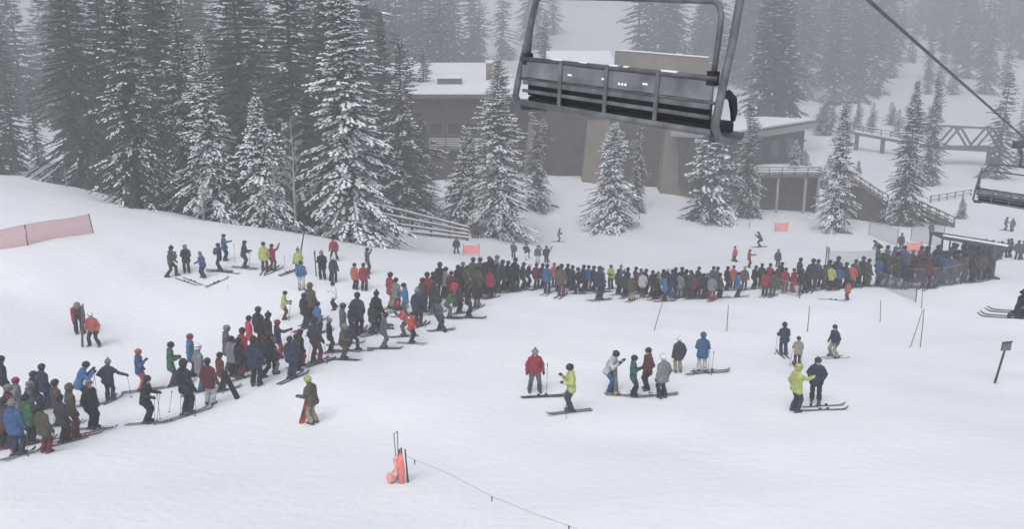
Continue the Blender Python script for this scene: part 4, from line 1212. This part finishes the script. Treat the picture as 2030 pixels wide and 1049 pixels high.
rp_ = random.Random(4)
def slope_rot(p, yaw):
    """tilt so that a ski lies on the snow"""
    e = .6
    nx_ = gz(p.x - e, p.y) - gz(p.x + e, p.y); ny_ = gz(p.x, p.y - e) - gz(p.x, p.y + e)
    n = Vector((nx_, ny_, 2 * e)).normalized()
    y = Vector((-math.sin(yaw), math.cos(yaw), 0)); x = y.cross(n).normalized(); y = n.cross(x)
    return Matrix(((x.x, y.x, n.x, 0), (x.y, y.y, n.y, 0), (x.z, y.z, n.z, 0), (0, 0, 0, 1)))

HEADW = {'h': 'dark helmet', 'w': 'white helmet', 'g': 'grey helmet', 'r': 'red helmet', 'o': 'orange helmet', 'y': 'yellow helmet', 'b': 'dark beanie', 'v': 'white beanie', 'd': 'hood up', 'x': 'grey beanie', 'n': 'yellow beanie'}
HEADC = {'h': 'K', 'w': 'W', 'g': 'G', 'r': 'R', 'o': 'O', 'y': 'Y', 'b': 'K', 'v': 'W', 'x': 'G', 'n': 'Y'}
POSEW = {'stand': 'standing', 'wide': 'standing', 'front': 'hands together', 'pock': 'hands in pockets', 'poles': 'leaning on poles', 'leanp': 'stooped', 'stride': 'striding', 'stridew': 'stepping wide',
 'poleside': 'hand on hip', 'cross': 'arms folded', 'bend': 'bent over', 'phone': 'hand raised', 'phone2': 'hands raised', 'ski': 'crouching on skis', 'carry': 'carrying gear', 'point': 'arm stretched out', 'wave': 'waving', 'side': 'legs apart', 'sit': 'seated'}
PEOPLE = []
def add_pole(hand, foot, label, group='ski poles held by skiers'):
    o = link('ski_pole', ME_POLE, None, None)
    if not ME_POLE.materials: ME_POLE.materials.append(M_POLEM)
    d = hand - foot; L = d.length
    o.matrix_world = Matrix.Translation(foot) @ d.to_track_quat('Z', 'Y').to_matrix().to_4x4() @ Matrix.Diagonal((1, 1, L, 1))
    tag(o, label, 'ski pole', group)
    return o
for me_, m_ in ((ME_GOGGLE, M_LENS), (ME_STRAP, M_BINDM), (ME_BIND, M_BINDM), (ME_SBIND, M_BINDM)): me_.materials.append(m_)
for me_ in (ME_HELMET, ME_BEANIE, ME_HOOD, ME_PACK, ME_SKI, ME_BOARD): me_.materials.append(None)
def slot(o, i, m_):
    o.material_slots[i].link = 'OBJECT'; o.material_slots[i].material = m_

def person(x, yt, yf, face, jk, tr, head, ps, gear='', where='', group='', extra=None):
    g, d = on_ground(x, yf)
    # standing height from its bearing at that distance
    top = PX(x, yt, d); H = (top.z - g.z) / 1.0
    me, (hd, hp, ht, che, ax) = BODY[ps]
    pose_h = hd.z + .18
    k = H / pose_h
    kmax = 1.10
    k = max(.62 if 'c' in gear else .84, min(kmax if 'c' not in gear else .85, k))
    child = k < .80
    yaw = R(face) - math.pi / 2
    e = empty('person', g, yaw)
    e.scale = (k * rp_.uniform(.97, 1.05), k * rp_.uniform(.97, 1.05), k)
    ski = 's' in gear
    bz = .045 if ski else 0.0
    b = link('body', me, e)
    b.location = (0, 0, bz)
    bootm = M_BOOTS
    for i, m_ in enumerate((M_SKIN, CL[jk], CL[tr], bootm, M_GLOVE)): slot(b, i, m_)
    hm = Matrix.Translation(hd + Vector((0, 0, bz))) @ Matrix.Rotation(ht, 4, 'Z') @ Matrix.Rotation(-hp, 4, 'X')
    if head == 'd':
        o = link('hood', ME_HOOD, e); slot(o, 0, CL[jk]); o.matrix_local = hm
    else:
        hel = head in 'hwgroy'
        o = link('helmet' if hel else 'beanie', ME_HELMET if hel else ME_BEANIE, e)
        slot(o, 0, (HELM if hel else CL)[HEADC[head]]); o.matrix_local = hm
        if hel: st = link('strap', ME_STRAP, o)
    go = link('goggles', ME_GOGGLE, e); go.matrix_local = hm
    if head not in 'hwgroy' and rp_.random() < .5: go.matrix_local = hm @ Matrix.Translation((0, .006, .055))
    if 'k' in gear:
        o = link('backpack', ME_PACK, e); slot(o, 0, CL[rp_.choice('KDS')])
        o.matrix_local = Matrix.Translation(che + Vector((0, 0, bz))) @ Vector((0, ax.y, ax.z)).to_track_quat('Z', 'Y').to_matrix().to_4x4() @ Matrix.Rotation(0, 4, 'Z')
    if ski:
        J = POSES[ps]; sm = SKIC[rp_.randrange(len(SKIC))]
        rot = slope_rot(g, yaw)
        inv = (Matrix.Translation(g) @ Matrix.Rotation(yaw, 4, 'Z') @ Matrix.Diagonal((*e.scale, 1))).inverted()
        for s in ('l', 'r'):
            a = J['ankle_' + s]
            q = Matrix.Translation(g) @ Matrix.Rotation(yaw, 4, 'Z') @ Vector((a.x * k, a.y * k, 0))
            z = gz(q.x, q.y)
            o = link('ski', ME_SKI, e); slot(o, 0, sm)
            o.matrix_parent_inverse = Matrix.Identity(4)
            o.matrix_local = inv @ Matrix.Translation((q.x, q.y, z + .01)) @ rot @ Matrix.Rotation(rp_.uniform(-.08, .08), 4, 'Z') @ Matrix.Diagonal((k, k, 1, 1))
            link('binding', ME_BIND, o)
    desc = '%s jacket, %s trousers and %s' % (PAL[jk][0], PAL[tr][0], HEADW[head])
    who = 'child' if child else ('skier' if ski else 'person')
    e_lab = '%s in %s, %s %s' % (who, desc, POSEW[ps], where)
    if len(e_lab.split()) > 16: e_lab = '%s in %s %s' % (who, desc, where)
    if len(e_lab.split()) > 16: e_lab = '%s in %s jacket and %s trousers %s' % (who, PAL[jk][0], PAL[tr][0], where)
    if extra: e_lab = extra
    tag(e, e_lab, 'person', group)
    if 'p' in gear:
        M = Matrix.Translation(g) @ Matrix.Rotation(yaw, 4, 'Z') @ Matrix.Diagonal((*e.scale, 1))
        J = POSES[ps]
        for s, sg in (('l', -1), ('r', 1)):
            if 'q' in gear and s == 'l': continue
            w3 = J['wri_' + s]; hand = M @ (w3 + (w3 - J['elb_' + s]).normalized() * .07 + Vector((0, 0, bz)))
            f2 = M @ Vector((w3.x + sg * .10, w3.y + rp_.uniform(-.25, .12), 0)); f2.z = gz(f2.x, f2.y) - .03
            hand = hand + (hand - f2).normalized() * .06
            add_pole(hand, f2, 'ski pole held by %s in %s jacket %s' % (who, PAL[jk][0], where))
    PEOPLE.append(e)
    return e

# ------------------------------------------------------------------ who stands where
# columns: bearing x, head y, foot y, facing (0 right, 90 away, 180 left, 270 to camera), jacket, trousers, headgear, pose, gear
QA = [
 (2,800,888,60,'R','K','h','stand',''),(18,780,890,40,'D','K','h','stand','s'),(37,783,905,80,'U','N','x','stand','s'),(61,775,882,60,'E','K','b','stand','s'),
 (42,742,842,20,'G','D','r','pock','s'),(66,750,850,40,'S','K','g','front','s'),(92,716,812,60,'N','N','h','stand','s'),(92,795,899,70,'V','M','b','stand',''),
 (118,746,846,50,'P','M','h','stand','s'),(147,753,868,40,'V','M','d','wide','s'),(168,713,806,30,'C','N','h','leanp','s'),(185,746,852,-20,'K','K','x','stand','s'),
 (218,708,796,90,'N','N','x','poleside','spq'),(280,687,776,10,'U','O','o','phone','s'),(292,738,841,0,'K','K','h','poles','s'),(342,673,767,20,'E','D','h','front','s'),
 (372,701,824,60,'K','K','d','stand','sp'),(382,657,748,10,'C','N','r','stand','s'),(399,676,778,40,'G','U','w','pock','s'),(417,702,803,80,'M','L','h','stand',''),
 (440,708,777,40,'M','K','h','stand','s'),(463,660,748,60,'G','K','h','stand',''),(452,640,738,20,'S','D','g','front','s'),(12,700,800,40,'K','K','h','stand','s'),(128,775,880,60,'D','K','h','stand','s'),
 (75,728,825,45,'K','D','h','stand',''),(28,755,868,30,'M','K','g','stand','s'),
]
QB = [
 (497,622,703,30,'B','K','h','stand','s'),(485,645,738,50,'R','K','h','stand','s'),(516,604,692,60,'K','M','h','stand','s'),(535,615,702,30,'K','K','b','stand','s'),
 (508,655,766,80,'N','K','h','stand',''),(533,650,746,30,'K','K','h','stride',''),(553,630,712,20,'N','R','r','point','s'),(563,573,634,10,'Y','M','h','poles','p'),
 (578,662,752,60,'N','N','h','stand','s'),(598,658,727,30,'K','R','d','stand','s'),(605,578,652,50,'K','D','h','stand','s'),(618,548,640,60,'P','K','d','stand','s'),
 (632,595,662,40,'C','D','h','stand','s'),(627,625,721,60,'D','M','h','wide','s'),(665,560,613,200,'W','K','b','stridew',''),(682,597,683,20,'S','K','h','stand','s'),
 (680,637,714,-10,'V','V','x','poles','s'),(698,630,696,-10,'N','N','h','stride','s'),(711,567,663,70,'D','K','h','pock','s'),(748,573,655,60,'K','K','b','stand','s'),
 (760,616,692,10,'S','S','h','poles','s'),(775,537,612,40,'R','T','h','stand','s'),(786,548,616,60,'G','R','h','stand','s'),(805,558,627,200,'C','S','h','front','s'),
 (802,603,668,200,'O','S','h','leanp','s'),(815,617,682,-10,'B','K','h','poles','s'),(828,568,648,60,'N','K','x','stand','s'),(872,590,656,30,'S','K','h','stand','s'),
 (890,585,632,10,'E','S','h','leanp','s'),(545,680,742,30,'D','G','g','stand',''),(700,600,668,60,'K','K','h','stand','s'),(738,610,664,40,'D','D','h','stand','s'),
 (590,690,735,40,'D','K','h','stand',''),(655,640,700,20,'K','K','g','stand','s'),(477,665,752,40,'K','M','h','stand','s'),
]
QC = [
 (848,524,614,80,'R','V','h','stand','s'),(873,511,590,70,'K','K','d','stand','s'),(884,527,592,40,'G','K','h','stand','s'),(903,550,608,60,'B','D','h','stand','s'),
 (928,556,631,10,'K','K','h','stand','s'),(944,555,612,60,'K','V','h','stand','s'),(908,523,588,40,'K','K','h','stand','s'),(918,517,582,50,'D','K','g','stand','s'),
 (938,503,577,60,'V','P','h','stand','s'),(952,503,577,70,'U','K','h','stand','s'),(970,505,574,60,'K','R','r','stand','s'),(971,530,592,60,'R','K','h','stand','s'),
 (985,500,571,30,'G','D','g','stand','s'),(996,513,577,20,'D','K','h','stand','s'),(1007,515,575,40,'K','K','h','stand','s'),(1021,507,577,50,'K','V','h','stand','s'),
 (1036,518,576,20,'D','K','h','front','s'),(1046,520,570,10,'K','K','w','poles','s'),(960,518,584,40,'K','D','h','stand','s'),(926,524,590,30,'P','K','h','stand','s'),(895,535,600,60,'M','M','h','stand','s'),
 (859,535,600,40,'K','M','h','stand',''),(862,555,622,60,'D','V','h','stand','s'),(838,548,620,30,'D','K','h','stand','s'),(1012,525,580,30,'K','K','h','stand','s'),(984,520,582,30,'D','D','h','stand','s'),(910,565,622,40,'D','K','h','stand','s'),
 (948,525,592,60,'V','K','h','stand','s'),(975,512,580,60,'K','D','b','stand','s'),
]
QD = [
 (1063,520,574,60,'M','K','h','stand','s'),(1075,525,572,40,'D','K','h','stand','s'),(1084,521,583,70,'U','N','h','stand','s'),(1098,520,570,60,'O','D','o','stand','s'),(1112,521,588,70,'P','M','h','stand','s'),
 (1125,522,572,40,'K','K','h','stand','s'),(1148,528,583,200,'K','K','h','stride','s'),(1156,523,577,20,'N','K','h','stand','s'),(1166,527,575,60,'C','P','h','stand','s'),(1176,525,578,20,'N','K','h','stand','s'),
 (1187,524,596,40,'N','N','h','stand','s'),(1193,530,580,30,'S','K','g','stand','s'),(1211,531,573,240,'Y','K','h','front','s'),(1228,530,572,60,'C','N','x','leanp','s'),(1243,528,584,40,'K','K','h','stand','s'),
 (1251,548,597,60,'V','T','w','stand','s'),(1259,527,578,20,'D','K','h','stand','s'),(1269,533,582,60,'R','K','r','stand','s'),(1273,545,589,80,'L','V','h','stand','s'),(1279,531,584,10,'K','K','h','stand','s'),
 (1292,534,589,40,'D','K','h','stand','s'),(1303,539,589,60,'G','K','g','stand','s'),(1313,532,585,20,'K','D','h','stand','s'),(1321,529,584,40,'D','N','w','phone2','s'),(1316,553,598,10,'C','K','h','stand','s'),
 (1331,532,591,60,'N','U','h','stand','s'),(1337,528,584,30,'K','K','h','stand','s'),(1346,550,591,60,'G','G','h','stand','s'),(1350,527,586,80,'K','D','h','stand','s'),(1358,532,590,20,'D','V','h','stand','s'),
 (1367,534,592,60,'D','D','h','phone2','s'),(1371,548,592,60,'R','K','h','stand','s'),(1382,527,580,30,'D','K','h','front','s'),(1382,549,592,60,'N','K','h','stand','s'),(1392,551,593,10,'N','N','h','stand','s'),
 (1400,546,592,40,'D','D','g','stand','s'),(1412,529,577,40,'S','K','h','stand','s'),(1420,529,578,20,'S','S','h','stand','s'),(1410,549,597,60,'G','R','h','stand','s'),(1425,546,592,30,'P','K','h','stand','s'),
 (1440,536,577,20,'K','K','h','stand','s'),(1452,526,574,60,'O','K','h','stand','s'),(1461,545,590,10,'C','N','h','stand','s'),(1474,529,576,60,'P','V','y','stand','s'),(1225,545,584,40,'D','K','h','stand','s'),(1298,548,594,40,'K','K','h','stand','s'),
 (1493,525,574,20,'K','K','h','poles','s'),(1508,521,570,60,'D','D','h','stand','s'),(1524,520,572,40,'R','K','h','stand','s'),(1530,540,588,60,'P','V','b','stand','s'),(1547,518,568,20,'K','K','h','stand','s'),(1555,545,580,60,'R','M','h','stand','s'),
 (1572,548,580,200,'R','R','h','stand',''),(1583,509,566,10,'D','K','h','stand','s'),(1588,541,583,60,'K','N','h','stand','s'),(1598,535,578,20,'D','K','h','stand','s'),(1608,510,577,60,'D','D','h','stand','s'),(1618,512,570,40,'S','K','h','stand','s'),
 (1631,540,574,30,'V','K','h','stand','s'),(1645,538,574,60,'Y','K','h','stand','s'),(1657,502,572,40,'N','D','h','stand','s'),(1662,535,573,60,'U','N','h','stand','s'),(1674,518,572,20,'D','K','h','stand','s'),(1687,530,572,60,'O','P','h','stand','s'),
 (1692,512,570,40,'S','K','h','stand','s'),(1707,506,568,60,'D','K','h','stand','s'),(1718,511,568,20,'P','V','h','stand','s'),(1642,512,566,40,'S','K','h','stand',''),(1515,545,588,60,'R','K','h','stand','s'),(1541,530,574,30,'M','M','h','stand','s'),
 (1238,556,590,60,'D','K','h','stand','s'),(1105,530,578,20,'D','N','h','stand','s'),(1134,531,576,40,'D','D','h','stand','s'),
]
# packed behind the netting under the gate: rows running up to the loading point
rq = random.Random(12)
QE = []
for row in range(3):
    n = (14, 16, 15)[row]
    for i in range(n):
        t = (i + rq.uniform(.1, .9)) / n
        x = 1732 + 232 * t
        yf = 566 + 6 * math.sin(min(1, t * 1.6) * 2.6) - 26 * max(0, t - .45) - row * 13 + rq.uniform(-2, 2)
        QE.append((x, yf - rq.uniform(54, 66), yf, rq.choice([0, 20, 40, 60, 340]), rq.choice('KDNSDKDNSVPMUDDK'), rq.choice('KDNDVKDM'), rq.choice('hhhhghdb'), rq.choice(['stand', 'stand', 'front', 'pock', 'poles', 'wide']), 's' if row == 0 else ''))
QE += [(1883,508,556,60,'R','M','w','stand','s')]
for i in range(13):
    t = (i + rq.uniform(.2, .8)) / 13
    x = 1902 + 140 * t; yf = 506 + 12 * t + rq.uniform(-5, 5)
    QE.append((x, yf - rq.uniform(36, 42), yf, rq.choice([160, 180, 200, 40, 0]), rq.choice('DSDKNS'), rq.choice('DKS'), rq.choice('hhgd'), rq.choice(['stand', 'front', 'pock', 'phone']), ''))
QF = [
 (340,484,549,20,'V','D','b','stride','k'),(371,481,541,280,'K','D','g','front',''),(404,495,551,240,'U','N','x','poles',''),(437,480,538,190,'N','N','h','stand','sk'),(446,461,517,0,'U','N','h','point',''),
 (484,475,532,0,'D','N','d','poles','sp'),(525,478,539,90,'Y','M','h','stand','s'),(541,482,538,70,'R','P','h','wave','s'),(593,488,545,270,'Y','D','x','stand',''),(598,512,575,290,'C','L','h','poles',''),
 (640,493,554,270,'K','K','x','front',''),(663,472,516,270,'R','D','b','side',''),(662,515,560,80,'D','N','w','stand','k'),(704,528,574,60,'O','K','h','stand',''),(722,518,577,80,'R','K','h','stand',''),(729,488,543,20,'S','D','h','wave',''),
 (158,588,661,300,'R','K','g','bend','k'),(188,612,687,270,'O','K','w','side',''),(622,738,841,150,'V','T','n','poles',''),
 (787,434,487,200,'M','L','v','carry',''),
]
QG = [
 (1060,683,778,275,'R','S','x','wide',''),(1132,715,818,190,'Y','D','h','phone2','s'),(1210,686,777,330,'L','U','h','leanp',''),(1254,697,787,350,'H','K','h','cross',''),(1283,682,773,200,'M','K','h','pock',''),
 (1313,695,790,120,'G','K','v','stand',''),(1344,663,739,100,'D','T','v','stand',''),(1391,653,738,80,'U','L','d','front',''),
 (1553,641,706,90,'N','N','d','poles','sp'),(1580,665,728,80,'T','D','h','poles','spc'),(1653,640,710,200,'N','T','h','side','s'),(1575,713,817,20,'Y','N','y','point',''),(1615,703,798,250,'N','K','h','pock','s'),
]
QH = [
 (905,470,504,270,'D','D','d','wide',''),(1018,483,512,270,'S','D','b','carry',''),(1044,482,516,250,'D','W','h','carry',''),(1066,495,522,270,'S','L','h','stand',''),(1083,490,522,90,'D','D','h','carry',''),
 (1107,453,480,0,'S','D','h','poles','s'),(1457,487,520,200,'O','D','h','side',''),(1484,499,531,0,'R','D','h','point',''),(1541,494,530,270,'D','K','h','stand',''),(1506,458,490,180,'D','K','h','ski','s'),
 (1680,556,595,200,'O','P','h','stand','c'),(1740,474,506,180,'S','D','h','bend','k'),(1785,460,497,270,'D','D','h','stand',''),(1845,438,468,270,'P','T','h','stand',''),(1992,433,457,0,'S','S','h','poles','s'),(2006,432,460,90,'S','D','h','stand','k'),
 (938,448,472,270,'D','K','h','stand',''),(946,450,472,270,'M','K','h','stand',''),(955,449,472,270,'D','S','g','stand',''),
]
def crowd(rows, where, group):
    for r in rows:
        r = list(r)
        if rp_.random() < .3 and 's' in r[8] and 'p' not in r[8] and rows in (QA, QB, QC): r[8] += 'p'
        person(*r, where=where, group=group)
crowd(QA, 'at the loose tail of the queue', 'people at the loose tail of the queue')
crowd(QB, 'in the spread out middle queue', 'people in the spread out middle of the queue')
crowd(QC, 'packed at the queue bend', 'people packed at the bend of the queue')
crowd(QD, 'in the long queue row', 'people in the long row of the queue')
crowd(QE, 'behind netting at the gate', 'people packed behind the netting at the loading gate')
crowd(QF, 'on the slope below the grove', 'people scattered on the slope below the grove')
crowd(QG, 'on the open foreground snow', 'people standing apart on the open snow')
crowd(QH, 'on snow beyond the queue', 'people on the snow beyond the queue')

# ---- loose skis, boards and poles
def loose(kind, xa, ya, xb, yb, label, mi=0, standing=False, mat_=None, tilt=None):
    me = ME_SKI if kind == 'ski' else ME_BOARD
    o = link(kind, me); slot(o, 0, mat_ or SKIC[mi])
    if not standing:
        a, _ = on_ground(xa, ya); b, _ = on_ground(xb, yb)
        v = b - a; yaw = math.atan2(-v.x, v.y)
        p = (a + b) / 2; p.z = gz(p.x, p.y) + .012
        o.matrix_world = Matrix.Translation(p) @ slope_rot(p, yaw)
    else:
        g, d = on_ground(xb, yb); t = PX(xa, ya, d)
        v = (t - g); v.y = tilt or 0.0; L = v.length; v.normalize()
        half = .80 if kind == 'ski' else .76
        x = v.cross(Vector((0, 1, 0))).normalized(); n = x.cross(v)
        if kind == 'snowboard':   # turn the flat side partly to the viewer
            n = (n + x * .6).normalized(); x = v.cross(n).normalized(); n = x.cross(v)
        m_ = Matrix(((x.x, v.x, n.x, 0), (x.y, v.y, n.y, 0), (x.z, v.z, n.z, 0), (0, 0, 0, 1)))
        sc = max(.75, min(1.2, L / (half * 2)))
        o.matrix_world = Matrix.Translation(g + v * half * sc) @ m_ @ Matrix.Diagonal((sc, sc, sc, 1))
    if kind == 'ski': link('binding', ME_BIND, o)
    else:
        for s in (-1, 1):
            b_ = link('binding', ME_SBIND, o); b_.location = (0, s * .25, 0)
    tag(o, label, 'ski' if kind == 'ski' else 'snowboard', 'skis and boards lying or standing free')
    return o
loose('ski', 1027, 789, 1120, 784, 'dark ski lying flat in front of the red jacketed person', 0)
loose('ski', 1030, 791, 1122, 787, 'dark ski lying beside its pair at the red jacketed person', 0)
loose('ski', 1362, 738, 1446, 735, 'dark ski lying at the feet of the hooded blue jacket person', 0)
loose('ski', 1363, 743, 1446, 739, 'dark ski lying next to its pair by the hooded blue jacket', 0)
loose('ski', 1580, 810, 1678, 804, 'ski lying free beside the yellow helmeted person', 1)
loose('ski', 1582, 817, 1681, 813, 'second ski lying free in front of the yellow helmeted person', 0)
loose('ski', 350, 553, 388, 566, 'dark ski lying on the slope before the backpacker', 0)
loose('ski', 368, 553, 396, 564, 'ski lying beside the dark one before the backpacker', 1)
loose('ski', 412, 567, 444, 555, 'pale ski lying on snow below the child in blue', 3)
loose('ski', 416, 568, 440, 557, 'second pale ski lying on snow below the child in blue', 3)
loose('ski', 424, 538, 466, 543, 'ski lying behind the navy backpack wearer', 0)
loose('ski', 555, 546, 585, 535, 'dark ski lying right of the pair with raised phone', 0)
loose('ski', 558, 548, 588, 537, 'second dark ski lying right of the pair with raised phone', 0)
loose('ski', 1018, 470, 1043, 473, 'thin ski lying alone on far snow behind the carriers', 1)
loose('ski', 1630, 594, 1672, 597, 'ski lying beside the orange clad child', 1)
loose('ski', 626, 498, 627, 549, 'dark ski standing upright beside the black jacketed person', 0, True)
loose('ski', 1636, 490, 1635, 540, 'upright ski held high above the queue heads', 1, True)
loose('ski', 1640, 491, 1641, 540, 'upright ski beside another above the queue heads', 1, True)
loose('ski', 173, 588, 163, 690, 'dark ski carried upright by the bent red jacketed person', 0, True)
loose('ski', 1070, 487, 1090, 520, 'ski slanting over the shoulder of a carrier beyond the queue', 0, True)
loose('ski', 1094, 488, 1080, 520, 'ski crossing another over the carrier beyond the queue', 0, True)
loose('ski', 1040, 475, 1050, 514, 'ski over the shoulder of the white trousered carrier', 0, True)
M_REDB = mat('red_board', (.55, .06, .04), .4, var2=(.05, .04, .05), scale=2.0)
M_GRYB = mat('grey_board_top', (.20, .19, .18), .4, var=.3, scale=3)
loose('snowboard', 618, 770, 598, 842, 'red and black snowboard held on edge by the yellow beanie person', 0, True, M_REDB)
loose('snowboard', 1219, 734, 1222, 778, 'grey snowboard held upright by the grey and blue jacketed person', 0, True, M_GRYB)
loose('snowboard', 452, 742, 472, 792, 'black snowboard leaning upright at the edge of the queue', 0, True, CL['K'])
loose('snowboard', 1217, 784, 1262, 787, 'dark snowboard at the feet of the teal jacketed person', 0, False, M_GRYB)
loose('snowboard', 1270, 788, 1338, 783, 'pale snowboard under the grey jacketed person with beanie', 0, False, M_GRYB)
loose('snowboard', 660, 520, 655, 558, 'dark board carried by the backpacker on the slope', 0, True, CL['K'])
loose('snowboard', 1378, 742, 1402, 739, 'white snowboard lying with the dark skis', 0, False, SKIC[3])
loose('snowboard', 1443, 515, 1470, 521, 'snowboard under the orange rider beyond the queue', 0, False, CL['D'])
loose('snowboard', 845, 555, 866, 612, 'pale board standing upright inside the queue bend', 0, True, SKIC[3])
loose('snowboard', 875, 640, 885, 660, 'small dark board by the slate jacketed skier', 0, True, CL['D'])
def stick(xa, ya, xb, yb, label):
    g, d = on_ground(xb, yb); t = PX(xa, ya, d); t.y = g.y
    add_pole(t, g - Vector((0, 0, .04)), label, 'ski poles planted in the snow')
stick(1085, 716, 1083, 784, 'ski pole planted upright beside the red jacketed person')
stick(1404, 691, 1404, 742, 'ski pole planted right of the hooded blue jacket person')
stick(1413, 693, 1410, 744, 'ski pole planted next to another right of the hooded blue jacket')
stick(466, 482, 466, 520, 'ski pole planted behind the navy backpack wearer')
stick(566, 506, 565, 538, 'ski pole planted beside the phone raising person')
stick(316, 776, 318, 832, 'ski pole planted by the skis of the black clad skier')
stick(345, 772, 335, 818, 'ski pole leaning near the black hooded skier in the tail')
stick(1122, 800, 1123, 830, 'short tip of a ski pole at the yellow jacketed skier')
stick(452, 565, 452, 576, 'small ski pole grip poking from the snow below the group')

# ---- the chair on the loading side, partly in view, with a seated rider
Lp = PX(2058, 612, 22.5); Rp = Lp + Vector((1.35, 1.45, 0.0)).normalized() * 2.1
mtx, w_ = chair_axes(Lp, Rp)
chair(mtx, w_, 'hazy occupied lift chair beside the grey sign board', top=2.3)
def rider(lx, jk, tr):
    e = empty('person'); me, (hd, hp, ht, che, ax) = BODY['sit']
    e.matrix_world = mtx @ Matrix.Translation((lx, .36, -.44))
    b = link('body', me, e)
    for i, m_ in enumerate((M_SKIN, CL[jk], CL[tr], M_BOOTS, M_GLOVE)): slot(b, i, m_)
    hm = Matrix.Translation(hd) @ Matrix.Rotation(-hp, 4, 'X')
    o = link('helmet', ME_HELMET, e); slot(o, 0, HELM['K']); o.matrix_local = hm
    link('goggles', ME_GOGGLE, e).matrix_local = hm
    for s in ('l', 'r'):
        a = POSES['sit']['ankle_' + s]
        o = link('ski', ME_SKI, e); slot(o, 0, SKIC[0]); o.location = (a.x, a.y, -.04); o.rotation_euler = (-.12, 0, .05)
        link('binding', ME_BIND, o)
    tag(e, 'skier in %s jacket riding the hazy occupied lift chair' % PAL[jk][0], 'person', 'lift riders')
rider(-.55, 'S', 'D'); rider(.1, 'D', 'K')

# ------------------------------------------------------------------ the air: one closed box of even snow haze
zmin = float(GZ.min()) - 1.0; zmax = float(GZ.max()) + 40.0
hz = MB().box((-376, -46, zmin), (376, 606, zmax)).build('haze', None)
hm_ = bpy.data.materials.new('snow_haze'); hm_.use_nodes = True
nt = hm_.node_tree; nt.nodes.clear()
out = nt.nodes.new('ShaderNodeOutputMaterial'); pv = nt.nodes.new('ShaderNodeVolumePrincipled')
pv.inputs['Color'].default_value = (0.575, 0.59, 0.62, 1); pv.inputs['Density'].default_value = 0.0035
pv.inputs['Anisotropy'].default_value = 0.0
nt.links.new(pv.outputs[0], out.inputs['Volume'])
hz.data.materials.clear(); hz.data.materials.append(hm_)
tag(hz, 'pale falling snow haze filling the air', 'haze', kind='stuff')
